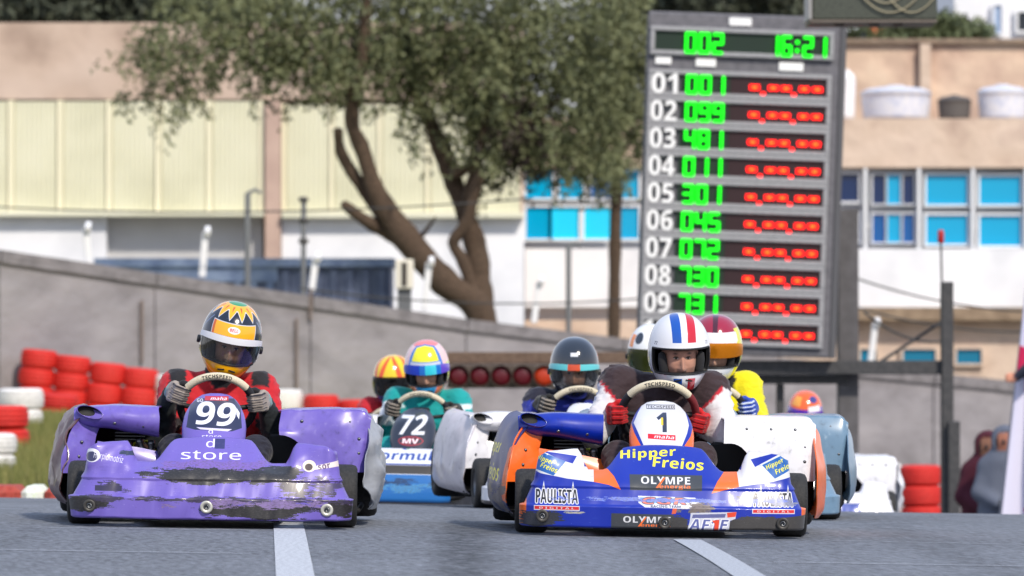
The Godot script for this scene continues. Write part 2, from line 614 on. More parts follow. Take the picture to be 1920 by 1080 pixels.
func wall_and_barriers() -> void:
	var concrete := mottled([rgb(104, 100, 103), rgb(136, 132, 136), rgb(146, 142, 146), rgb(160, 155, 158)], 0.012, 0.16, 0.92, 0.4, 21)
	var coping := mottled([rgb(92, 89, 91), rgb(126, 122, 125), rgb(140, 136, 139)], 0.02, 0.3, 0.92, 0.4, 23)
	var wall := thing("concrete_wall", "long grey concrete panel wall sloping down behind the karts", "wall")
	var px := -300.0
	var step := 292.0
	var k := 0
	while px < 2100.0:
		var st := tool()
		var cp := tool()
		var a := P(px + 1.5, wall_top(px), wall_d(px))
		var b := P(px + step - 1.5, wall_top(px + step), wall_d(px + step))
		for e in [[st, 0.0, -3.2, 0.0, -0.2], [cp, 0.06, 0.0, -0.2, 0.0]]:
			var t: SurfaceTool = e[0]
			t.set_smooth_group(-1)
			var nrm := Vector3(-(b - a).z, 0, (b - a).x).normalized()
			if nrm.z < 0: nrm = -nrm
			var y1: float = -0.2 if t == st else 0.0
			var y0: float = 0.0 if t == st else -0.2
			var v := []
			for s in [-1.0, 1.0]:
				var of: Vector3 = nrm * (0.09 + e[1]) * s
				var lowa := Vector3(a.x, -3.5, a.z) if t == st else a + Vector3(0, y0, 0)
				var lowb := Vector3(b.x, -3.5, b.z) if t == st else b + Vector3(0, y0, 0)
				v.append_array([lowa + of, lowb + of, b + Vector3(0, y1, 0) + of, a + Vector3(0, y1, 0) + of])
			for f in [[4, 7, 6, 5], [1, 2, 3, 0], [0, 3, 7, 4], [5, 6, 2, 1], [7, 3, 2, 6], [0, 4, 5, 1]]:
				quad(t, v[f[0]], v[f[1]], v[f[2]], v[f[3]])
		part(wall, "panel", fin(st), concrete)
		part(wall, "coping", fin(cp), coping)
		px += step
		k += 1
	# rusty brackets and pale posts along the wall
	var rusty := mottled([rgb(112, 98, 92), rgb(136, 124, 118)], 0.05, 2.0, 0.9)
	for q in [[268, 562, 680], [558, 596, 730], [584, 540, 600]]:
		var st := tool()
		var d := wall_d(q[0]) - 0.2
		var a := P(q[0], q[1], d)
		var b := P(q[0] - 3, q[2], d)
		bx(st, (a + b) / 2, Vector3(0.045, a.y - b.y, 0.06), Basis(), 0.01)
		part(wall, "bracket", fin(st), rusty)
	var pale := mottled([rgb(198, 198, 200), rgb(226, 226, 228), rgb(236, 236, 236)], 0.05, 1.5, 0.85)
	var where := ["at the far left above the wall", "above the left kart driver", "beside the blue container's ribbed side", "beside the white air conditioner", "between the big tree and the slim trunk", "right of the timing board above the beam"]
	var kk := 0
	for q in [[164, 428, 496, -3], [382, 436, 520, 3], [588, 484, 548, 4], [800, 492, 582, 5], [1006, 528, 606, 5], [1636, 606, 692, 5]]:
		var d := wall_d(q[0])
		var a := P(q[0] + q[3], q[1], d)
		var b := P(q[0] - q[3], q[2], d)
		var o := thing("fence_post", "leaning white concrete fence post " + where[kk], "post", Transform3D(Basis(), b), "white posts on the wall")
		var st := tool()
		var up := a - b
		bx(st, up / 2, Vector3(0.11, up.length(), 0.11), Basis(Quaternion(Vector3.UP, up.normalized())), 0.015)
		part(o, "shaft", fin(st), pale)
		st = tool()
		bx(st, up + Vector3(0.04, 0.02, 0.05), Vector3(0.09, 0.1, 0.2), Basis(Vector3.RIGHT, 0.5), 0.01)
		part(o, "bent_tip", fin(st), pale)
		kk += 1
	var steel := mottled([rgb(92, 94, 96), rgb(128, 130, 132)], 0.05, 2.0, 0.6)
	kk = 0
	for q in [[464, 362, 530, "grey steel pole with a bracket, in front of the warehouse pillar"], [569, 374, 545, "dark steel pole with insulators right of the warehouse pillar"], [1066, 462, 610, "thin curved grey pole below the blue windows by the tree"]]:
		var d := wall_d(q[0]) + 1.0
		var a := P(q[0], q[1], d)
		var b := P(q[0], q[2], d)
		var o := thing("utility_pole", q[3], "pole", Transform3D(Basis(), b - Vector3(0, 1.0, 0)), "thin poles behind the wall")
		var st := tool()
		tube(st, [Vector3.ZERO, a - b + Vector3(0, 1.0, 0)], 0.045 if kk == 1 else 0.05, 10)
		part(o, "pole", fin(st), steel)
		st = tool()
		if kk == 1:
			for y in [0.0, -0.35, -0.7]:
				st = tool()
				lathe(st, [[0.0, 0.05], [0.07, 0.04], [0.09, 0.0], [0.07, -0.04], [0.0, -0.05]], Transform3D(Basis(), a - b + Vector3(0, 1.0 + y, 0)), 12)
				part(o, "insulator", fin(st), mt(rgb(70, 68, 66), 0.4))
		else:
			tube(st, [a - b + Vector3(0, 1.0, 0), a - b + Vector3(0.14, 1.06, 0), a - b + Vector3(0.22, 1.0, 0)], 0.03, 8)
			part(o, "bracket", fin(st), steel)
		kk += 1
	# cables
	var cable := mt(rgb(58, 58, 60), 0.7)
	for q in [[-40, 386, 1000, 372, 74.0, "long sagging cable crossing the cream warehouse panels"], [560, 540, 1200, 560, 73.0, "low cable running along the wall behind the tree trunks"], [1600, 520, 1990, 585, 66.0, "upper cable crossing the white office wall at the right"], [1600, 575, 1990, 620, 66.0, "lower cable below the office ledge at the right"], [1620, 585, 1770, 640, 52.0, "short slack cable hanging beside the dark gantry post"]]:
		var pts := []
		for k2 in 13:
			var t := k2 / 12.0
			pts.append(P(lerpf(q[0], q[2], t), lerpf(q[1], q[3], t) + 18.0 * 4.0 * t * (1.0 - t), q[4]))
		var st := tool()
		tube(st, pts, 0.016, 6)
		var o := part(self, numbered("cable"), fin(st), cable)
		tag(o, q[5], "cable", "overhead cables")
	# tyre stacks
	var red := mottled([rgb(112, 22, 20), rgb(190, 30, 26), rgb(206, 40, 32), rgb(196, 36, 30), rgb(150, 70, 60)], 0.03, 1.1, 0.7, 0.4, 31)
	var wht := mottled([rgb(186, 184, 182), rgb(222, 220, 218), rgb(232, 231, 230)], 0.03, 1.1, 0.75, 0.4, 33)
	var tm := tyre_mesh(0.29, 0.292)
	var rr := RandomNumberGenerator.new()
	rr.seed = 8
	var list := [
		[62, 655, 72, 0, "leftmost tall stack of red tyres against the concrete wall"], [128, 667, 72, 0, "second tall red tyre stack from the left along the wall"], [192, 680, 72, 0, "third tall red tyre stack from the left along the wall"],
		[257, 690, 72, 0, "red tyre stack just left of the white one beside the left driver"], [325, 702, 72, 1, "white tyre stack directly left of the red suited driver"], [395, 708, 72.5, 1, "white tyre stack hidden behind the red suited driver's helmet"], [466, 716, 73, 1, "white tyre stack just behind the red suited driver's shoulder"],
		[534, 730, 73, 1, "white tyre stack right of the red suited driver"], [602, 740, 73, 0, "red tyre stack over the purple kart's right side pod"], [668, 749, 73, 0, "rightmost red tyre stack, beside the teal suited driver"],
		[104, 738, 66, 0, "red tyre stack standing in front of the wall row beside the white one"], [40, 728, 57, 1, "big white tyre stack on the grass at the left edge"], [6, 760, 51, 0, "near red tyre stack on the grass at the left edge"], [-20, 812, 46, 1, "nearest white tyre stack, cut by the left edge of the view"],
		[1727, 872, 62, 0, "red tyre stack at the foot of the dark gantry post"], [1652, 868, 63, 1, "white tyre stack left of the red one by the gantry post"]]
	for q in list:
		var top := P(q[0], q[1], q[2])
		var base: float = bank_y(top.x, q[2]) if q[0] < 900 else gy(top.x, q[2])
		var n := maxi(2, int(round((top.y - base) / 0.287)))
		var hgt := (top.y - base) / n
		var o := thing("tyre_stack", q[4], "tyre stack", Transform3D(Basis(Vector3.FORWARD, rr.randf_range(-0.008, 0.008) + (0.09 if q[0] < 300 and q[2] > 60 else 0.0)), Vector3(top.x, base, -q[2])), "painted tyre stacks beside the track")
		var b := rr.randf()
		for i in n:
			part(o, "tyre", tm, wht if q[3] else red, Transform3D(Basis(Vector3.UP, rr.randf() * TAU).scaled(Vector3(1, hgt / 0.292 * 1.0, 1)), Vector3(rr.randf_range(-0.018, 0.018), hgt * (i + 0.5), rr.randf_range(-0.018, 0.018))))

# ---------- buildings ----------
func slab(parent: Node, n: String, x0: float, y0: float, x1: float, y1: float, d: float, depth: float, m: Material, ch := 0.0) -> MeshInstance3D:
	var a := P(x0, y0, d)
	var b := P(x1, y1, d)
	return part(parent, n, box_mesh(Vector3(b.x - a.x, a.y - b.y, depth), ch), m, Transform3D(Basis(), Vector3((a.x + b.x) / 2, (a.y + b.y) / 2, -d - depth / 2)))
func corrugated(x0: float, y0: float, x1: float, y1: float, d: float, pitch: float, amp: float) -> ArrayMesh:
	var a := P(x0, y0, d)
	var b := P(x1, y1, d)
	var st := tool()
	var top := []
	var low := []
	var n := int((b.x - a.x) / pitch * 4.0)
	for i in n + 1:
		var x := lerpf(a.x, b.x, float(i) / n)
		var z := -d + (amp if i % 4 in [1, 2] else 0.0)
		top.append(Vector3(x, a.y, z))
		low.append(Vector3(x, b.y, z))
	sheet(st, [top, low], false, -1)
	return fin(st)
func window(parent: Node, x0: float, y0: float, x1: float, y1: float, d: float, glass: Material, frame: Material, e := 0.1) -> void:
	var a := P(x0, y0, d)
	var b := P(x1, y1, d)
	var st := tool()
	var w := b.x - a.x
	var h := a.y - b.y
	bx(st, Vector3(0, h / 2, 0), Vector3(w + e, e, 0.12))
	bx(st, Vector3(0, -h / 2, 0), Vector3(w + e, e, 0.12))
	bx(st, Vector3(-w / 2, 0, 0.002), Vector3(e, h - e, 0.12))
	bx(st, Vector3(w / 2, 0, 0.002), Vector3(e, h - e, 0.12))
	var o := part(parent, "window", fin(st), frame, Transform3D(Basis(), Vector3((a.x + b.x) / 2, (a.y + b.y) / 2, -d + 0.06)))
	part(o, "pane", box_mesh(Vector3(w, h, 0.02)), glass, Transform3D(Basis(), Vector3(0, 0, -0.03)))
func buildings() -> void:
	var tan_ := mottled([rgb(160, 138, 124), rgb(190, 168, 152), rgb(200, 179, 164), rgb(210, 190, 175)], 0.008, 0.07, 0.92, 0.2, 41)
	var tan2 := mottled([rgb(172, 148, 134), rgb(202, 180, 162), rgb(210, 189, 172), rgb(190, 168, 154)], 0.012, 0.09, 0.92, 0.2, 43)
	var cream := mottled([rgb(204, 202, 178), rgb(220, 218, 195), rgb(226, 224, 204)], 0.008, 0.1, 0.6, 0.0, 45)
	var creamy_post := mt(rgb(232, 226, 196), 0.6)
	var whitew := mottled([rgb(206, 208, 214), rgb(230, 231, 236), rgb(238, 239, 243)], 0.008, 0.08, 0.85, 0.0, 47)
	var pinkish := mottled([rgb(176, 150, 138), rgb(196, 170, 156)], 0.01, 0.2, 0.9)
	var dark := mt(rgb(52, 50, 50), 0.8)
	var trim := mt(rgb(232, 234, 238), 0.6)
	# warehouse
	var d := 100.0
	var o := thing("warehouse", "long tan warehouse with cream corrugated panels behind the wall", "warehouse", Transform3D())
	slab(o, "parapet", -300, 42, 982, 186, d, 12.0, tan_)
	slab(o, "back_wall", -300, 186, 982, 900, d + 0.5, 11.5, tan_)
	var xs := [-245, -155, -65, 20, 112, 204, 296, 392, 490]
	for i in xs.size() - 1:
		part(o, "cladding_panel", corrugated(xs[i] + 6, 190, xs[i + 1] - 6, 396, d - 0.02, 0.105, 0.05), cream)
	for x in xs:
		slab(o, "panel_post", x - 5, 188, x + 5, 396, d - 0.1, 0.2, creamy_post)
	slab(o, "pillar", 497, 186, 526, 900, d - 0.25, 0.7, pinkish)
	var x2 := [532, 622, 712, 802, 892, 980]
	for i in x2.size() - 1:
		part(o, "cladding_panel", corrugated(x2[i] + 5, 196, x2[i + 1] - 5, 398, d - 0.02, 0.105, 0.05), cream)
		slab(o, "panel_post", x2[i] - 4, 194, x2[i] + 4, 398, d - 0.1, 0.2, creamy_post)
	slab(o, "sill_band", -300, 396, 494, 405, d - 0.45, 0.8, cream)
	slab(o, "sill_band", 528, 398, 982, 408, d - 0.45, 0.8, cream)
	slab(o, "lower_wall", -300, 406, 199, 900, d - 0.12, 0.5, whitew)
	slab(o, "lower_wall", 200, 406, 492, 900, d + 0.3, 0.15, mottled([rgb(186, 186, 188), rgb(206, 206, 209)], 0.01, 0.1, 0.85, 0.0, 48))
	slab(o, "lower_wall", 528, 409, 982, 900, d - 0.1, 0.5, whitew)
	# office block: bands and piers with windows set back between them
	var g1 := mt(rgb(0, 158, 204), 0.12)
	var g2 := mt(rgb(40, 204, 244), 0.12)
	var g3 := mt(rgb(16, 40, 84), 0.1)
	var g4 := mt(rgb(14, 84, 150), 0.12)
	d = 106.0
	o = thing("office_building", "white and tan office block with bright blue windows behind the timing board", "building", Transform3D())
	slab(o, "parapet", 984, 222, 2150, 314, d, 8.0, tan2)
	slab(o, "core_wall", 984, 314, 2150, 900, d + 0.6, 7.0, whitew)
	slab(o, "lower_wall", 984, 466, 2150, 576, d, 0.55, whitew)
	slab(o, "ledge", 1500, 576, 2150, 600, d - 0.6, 1.2, mottled([rgb(120, 102, 84), rgb(160, 140, 118)], 0.02, 0.2, 0.9))
	slab(o, "ground_floor_wall", 984, 600, 2150, 900, d - 0.05, 0.6, tan2)
	for q in [[984, 1038, 318, 374, g1], [1047, 1096, 318, 374, g1], [1106, 1150, 318, 374, g4], [1160, 1200, 318, 374, g1], [984, 1033, 386, 450, g1], [1033, 1088, 386, 450, g2], [1093, 1148, 386, 450, g2], [1160, 1200, 386, 450, g1], [1210, 1260, 318, 450, g1], [1290, 1380, 318, 450, g4], [1400, 1490, 318, 450, g1],
		[1560, 1612, 324, 380, g3], [1634, 1661, 326, 384, g3, 0.03], [1662, 1690, 326, 384, g1, 0.03], [1691, 1715, 326, 384, g3, 0.03], [1734, 1816, 326, 386, g1], [1834, 1916, 328, 386, g1], [1934, 2016, 328, 386, g1],
		[1560, 1612, 400, 456, g4], [1634, 1661, 400, 456, g4, 0.03], [1662, 1690, 400, 456, g1, 0.03], [1691, 1715, 400, 456, g4, 0.03], [1734, 1816, 401, 460, g1], [1834, 1916, 402, 463, g1], [1934, 2016, 402, 463, g1]]:
		window(o, q[0], q[2], q[1], q[3], d + 0.3, q[4], trim, q[5] if q.size() > 5 else 0.05)
	for x in [1623, 1724, 1825, 1925]:
		slab(o, "pier", x - 3, 314, x + 3, 466, d + 0.02, 0.5, trim)
	for q in [[1610, 1645], [1690, 1756], [1790, 1842]]:
		window(o, q[0], 652, q[1], 684, d - 0.08, mt(rgb(16, 112, 146), 0.2), tan2, 0.06)
	# tanks on its roof
	var tankm := mottled([rgb(168, 176, 200), rgb(206, 208, 218), rgb(214, 212, 210)], 0.02, 0.4, 0.6, 0.0, 51)
	for q in [[1680, 160, 130, tankm, "big pale water tank in the middle of the office roof", 0], [1880, 158, 92, tankm, "pale water tank at the right end of the office roof", 0], [1790, 178, 62, mt(rgb(84, 80, 78), 0.7), "small dark grey water tank between the two pale tanks", 1], [1589, 130, 30, mt(rgb(226, 226, 230), 0.6), "narrow white tank beside the timing board's top corner", 0]]:
		var dd := d + 3.0
		var a := P(q[0], q[1], dd)
		var b := P(q[0], 223, dd)
		var h := a.y - b.y
		var rad: float = q[2] * dd / F / 2
		var t := thing("water_tank", q[4], "water tank", Transform3D(Basis(), b), "rooftop water tanks")
		var st := tool()
		lathe(st, [[0.0, 0.0], [rad * 0.93, 0.0], [rad * 0.94, h * 0.1], [rad, h * 0.55], [rad, h * 0.7], [rad * 1.04, h * 0.72], [rad * 1.04, h * 0.78]], Transform3D(), 28)
		part(t, "body", fin(st), q[3])
		st = tool()
		lathe(st, [[rad * 1.04, h * 0.785], [rad * 0.8, h * 0.9], [rad * 0.25, h * 0.97], [rad * 0.24, h], [0.0, h]], Transform3D(), 28)
		part(t, "lid", fin(st), q[3])
	# rear building with a stained parapet, houses and shrubs above it
	d = 128.0
	o = thing("rear_building", "stained tan rendered building behind the rooftop water tanks", "building", Transform3D())
	slab(o, "wall", 1540, 80, 2150, 500, d, 8.0, mottled([rgb(156, 132, 120), rgb(196, 168, 150), rgb(216, 190, 168), rgb(224, 202, 180)], 0.014, 0.06, 0.92, 0.2, 53, 6))
	slab(o, "coping", 1540, 72, 2150, 80, d - 0.2, 8.4, mottled([rgb(120, 104, 92), rgb(168, 148, 128)], 0.03, 0.2, 0.9))
	slab(o, "buttress", 1726, 82, 1746, 300, d - 0.3, 0.4, tan2)
	o = thing("white_house", "white house with a dark window at the top right corner", "house", Transform3D())
	slab(o, "wall", 1790, -120, 2150, 76, 140.0, 6.0, whitew)
	window(o, 1906, 20, 1930, 60, 139.9, mt(rgb(40, 44, 52), 0.2), trim, 0.08)
	window(o, 1862, 8, 1880, 64, 139.9, mt(rgb(150, 170, 200), 0.2), trim, 0.06)
	o = thing("orange_awning", "small orange awning under the dark overhead frame", "awning", Transform3D())
	slab(o, "cover", 1633, 40, 1688, 70, 136.0, 1.0, mt(rgb(228, 128, 84), 0.7), 0.05)
	slab(o, "support", 1614, 38, 1628, 76, 136.0, 1.0, mt(rgb(36, 50, 80), 0.7))
	# container and air conditioner behind the wall
	d = 84.0
	o = thing("shipping_container", "blue container with ribbed sides standing behind the concrete wall", "container", Transform3D())
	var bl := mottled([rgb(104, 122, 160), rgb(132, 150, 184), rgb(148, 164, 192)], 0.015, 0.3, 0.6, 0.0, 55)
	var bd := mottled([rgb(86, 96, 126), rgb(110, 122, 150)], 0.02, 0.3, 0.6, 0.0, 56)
	slab(o, "roof", 176, 484, 738, 500, d - 0.15, 2.6, bl)
	slab(o, "side", 182, 500, 732, 800, d, 2.3, bd)
	for i in 13:
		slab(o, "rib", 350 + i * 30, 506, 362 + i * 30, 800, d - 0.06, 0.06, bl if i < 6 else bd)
	slab(o, "top_rail", 182, 500, 520, 528, d - 0.08, 0.08, bl)
	o = thing("air_conditioner", "white air conditioner box with dark fan slot beside the blue container", "air conditioner", Transform3D())
	slab(o, "casing", 741, 486, 775, 542, 79.5, 0.3, mt(rgb(222, 216, 200), 0.6), 0.02)
	slab(o, "grille", 753, 492, 763, 536, 79.48, 0.02, mt(rgb(56, 50, 46), 0.7))
	slab(o, "mount", 745, 542, 771, 700, 79.6, 0.2, steel_grey())
func steel_grey() -> StandardMaterial3D: return mt(rgb(110, 112, 114), 0.5, 0.3)

# ---------- trees ----------
func limb(st: SurfaceTool, pts: Array, d: float, rs: Array, z := 0.0, wob := 0.0) -> void:
	var c := Curve3D.new()
	for i in pts.size():
		var p := P(pts[i][0], pts[i][1], d)
		p.z += z * i / (pts.size() - 1.0)
		var t := Vector3.ZERO
		if i > 0 and i < pts.size() - 1:
			t = (P(pts[i + 1][0], pts[i + 1][1], d) - P(pts[i - 1][0], pts[i - 1][1], d)) / 6.0
		c.add_point(p, -t, t)
	var out := []
	var rad := []
	var n := pts.size() * 5
	var no := FastNoiseLite.new()
	no.seed = 3
	no.frequency = 0.9
	for i in n + 1:
		var t := float(i) / n
		var p := c.sample_baked(t * c.get_baked_length(), true)
		out.append(p)
		var f := t * (rs.size() - 1)
		var k := mini(int(f), rs.size() - 2)
		rad.append(lerpf(rs[k], rs[k + 1], f - k) * d / F * 0.86 * (1.0 + 0.3 * no.get_noise_3dv(p * 2.0)))
	tube(st, out, rad, 14)
func foliage(clumps: Array, d: float, seed_: int, leaf: float, cols: Array, droop := 0.5) -> ArrayMesh:
	var r := RandomNumberGenerator.new()
	r.seed = seed_
	var v := PackedVector3Array()
	var n := PackedVector3Array()
	var c := PackedColorArray()
	for e in clumps:
		for k in e[4]:
			# twig: a little cloud of leaves round a point in the ellipse
			var a := r.randf() * TAU
			var u := sqrt(r.randf())
			var o := P(e[0] + e[2] * u * cos(a), e[1] + e[3] * u * sin(a), d)
			o.z += r.randfn() * 0.7
			var tone := r.randf()
			var dir := Vector3(r.randfn() * 0.8, -droop * 1.6 - r.randf() * 0.8, r.randfn() * 0.8).normalized()
			var len := r.randf_range(0.3, 0.85)
			for j in 26:
				var t := r.randf()
				var p := o + dir * len * t + Vector3(r.randfn(), r.randfn(), r.randfn()) * 0.065
				var ax := (dir * 0.6 + Vector3(r.randfn(), r.randfn() - 0.3, r.randfn())).normalized()
				var w := ax.cross(Vector3(r.randfn(), r.randfn(), r.randfn())).normalized() * leaf * 0.22
				ax *= leaf * r.randf_range(0.7, 1.3)
				var nn := ax.cross(w).normalized()
				v.append_array([p, p + ax * 0.5 + w, p + ax, p, p + ax, p + ax * 0.5 - w])
				var cc: Color = cols[0].lerp(cols[1], clampf(tone * 0.6 + r.randf() * 0.4, 0, 1))
				for q in 6:
					n.append(nn)
					c.append(cc)
	var ar := []
	ar.resize(Mesh.ARRAY_MAX)
	ar[Mesh.ARRAY_VERTEX] = v
	ar[Mesh.ARRAY_NORMAL] = n
	ar[Mesh.ARRAY_COLOR] = c
	var m := ArrayMesh.new()
	m.add_surface_from_arrays(Mesh.PRIMITIVE_TRIANGLES, ar)
	return m
func trees() -> void:
	var bark := mottled([rgb(44, 35, 29), rgb(84, 68, 55), rgb(120, 100, 82)], 0.04, 0.9, 0.95, 1.0, 61)
	var lm := mt(Color.WHITE, 0.75)
	lm.vertex_color_use_as_albedo = true
	lm.backlight_enabled = true
	lm.backlight = Color(0.25, 0.28, 0.2)
	var d := 81.5
	var o := thing("leaning_tree", "big leaning tree with two thick trunks and drooping foliage behind the wall", "tree", Transform3D())
	var st := tool()
	limb(st, [[915, 660], [895, 575], [840, 535], [785, 475], [732, 405], [702, 350], [682, 285], [662, 235], [668, 170], [684, 100], [690, -10]], d, [36, 34, 31, 30, 27, 22, 19, 17, 15, 13, 10], 0.8)
	part(o, "trunk", fin(st), bark)
	st = tool()
	limb(st, [[905, 660], [902, 560], [893, 470], [872, 400], [846, 330], [818, 255], [785, 185], [764, 120], [760, 20]], d, [32, 29, 25, 23, 21, 19, 15, 11, 8], -0.6)
	part(o, "trunk", fin(st), bark)
	for q in [[[[742, 425], [705, 385], [668, 335], [640, 285], [636, 245]], [22, 17, 13, 11, 12]], [[[760, 452], [715, 430], [680, 410], [645, 383]], [22, 17, 13, 9]], [[[893, 560], [868, 490], [850, 455], [874, 420], [888, 372], [905, 320]], [20, 16, 13, 14, 12, 9]], [[[872, 400], [890, 330], [908, 250], [940, 175], [990, 100]], [17, 14, 12, 9, 6]], [[[786, 448], [805, 425], [817, 408]], [6, 4, 2]], [[[668, 170], [620, 130], [560, 100], [480, 80]], [9, 7, 5, 3]], [[[846, 330], [900, 300], [980, 240], [1060, 180]], [12, 9, 7, 4]]]:
		st = tool()
		limb(st, q[0], d, q[1], 0.5)
		part(o, "branch", fin(st), bark)
	var cols := [Color(0.10, 0.115, 0.055), Color(0.18, 0.192, 0.09)]
	part(o, "crown", foliage([[560, -30, 300, 30, 90], [950, -30, 240, 30, 90], [700, 20, 330, 95, 273], [470, 40, 210, 55, 110], [285, 90, 40, 45, 24], [255, 165, 26, 18, 5], [340, 110, 34, 55, 27], [345, 190, 14, 22, 5], [420, 95, 60, 40, 24], [480, 130, 40, 26, 9], [560, 95, 80, 50, 58], [570, 160, 20, 26, 5], [640, 110, 60, 60, 48], [820, 110, 170, 100, 169], [760, 60, 120, 80, 78], [930, 110, 130, 120, 143], [1040, 140, 130, 150, 195], [1120, 130, 80, 170, 123], [1000, 250, 130, 60, 58], [1110, 290, 70, 50, 39], [890, 215, 50, 80, 39], [770, 230, 18, 50, 9], [905, 310, 30, 50, 11]], d, 11, 0.13, cols), lm)
	part(o, "dead_foliage", foliage([[965, 215, 55, 60, 110], [985, 270, 30, 45, 30]], d + 0.6, 12, 0.13, [Color(0.045, 0.033, 0.028), Color(0.07, 0.052, 0.042)]), lm)
	o = thing("slim_tree", "slim straight trunk with hanging foliage left of the timing board", "tree", Transform3D())
	st = tool()
	limb(st, [[1150, 680], [1152, 560], [1154, 430], [1157, 310], [1150, 200], [1156, 60]], d + 2.0, [15, 14, 13, 12, 10, 7])
	part(o, "trunk", fin(st), bark)
	part(o, "crown", foliage([[1150, 80, 90, 130, 150], [1150, 230, 66, 80, 100], [1165, 120, 70, 120, 90]], d + 2.0, 13, 0.13, cols), lm)
	# dark trees far behind the warehouse, and shrubs on the rear building
	var dk := [Color(0.05, 0.06, 0.04), Color(0.085, 0.095, 0.06)]
	var names := ["dark tree above the warehouse roof at the left corner", "dark tree above the warehouse roof beside the left corner one", "dark tree above the warehouse roof left of the big crown", "dark tree above the warehouse roof inside the big crown's edge"]
	names.append_array(["dark tree behind the timing board's left top corner", "dark tree behind the timing board's right top corner"])
	for i in 6:
		var x: int = [20, 150, 280, 410, 1270, 1430][i]
		o = thing("distant_tree", names[i], "tree", Transform3D(), "dark trees behind the warehouse")
		st = tool()
		limb(st, [[x, 300], [x + 4, 40], [x, -60]], 125.0, [12, 8, 3])
		part(o, "trunk", fin(st), bark)
		part(o, "crown", foliage([[x, -10, 95, 58, 150], [x + 30, -60, 70, 60, 60]], 125.0, 20 + i, 0.3, dk, 0.1), lm)
	var sh := ["green shrub behind the tan parapet below the white house", "darker green shrub under the overhead frame's right end", "green tree beside the timing board's top"]
	var i2 := 0
	for q in [[1790, 52, 55, 26], [1705, 62, 45, 22], [1560, 20, 70, 70]]:
		o = thing("shrub", sh[i2], "shrub", Transform3D(), "shrubs on the slope at the right")
		st = tool()
		limb(st, [[q[0], 130], [q[0] + 3, 80], [q[0], 40]], 134.0, [5, 4, 2])
		part(o, "stem", fin(st), bark)
		part(o, "crown", foliage([[q[0], q[1], q[2], q[3], 70]], 134.0, 30 + i2, 0.28, [Color(0.08, 0.10, 0.045), Color(0.13, 0.16, 0.075)], 0.1), lm)
		i2 += 1

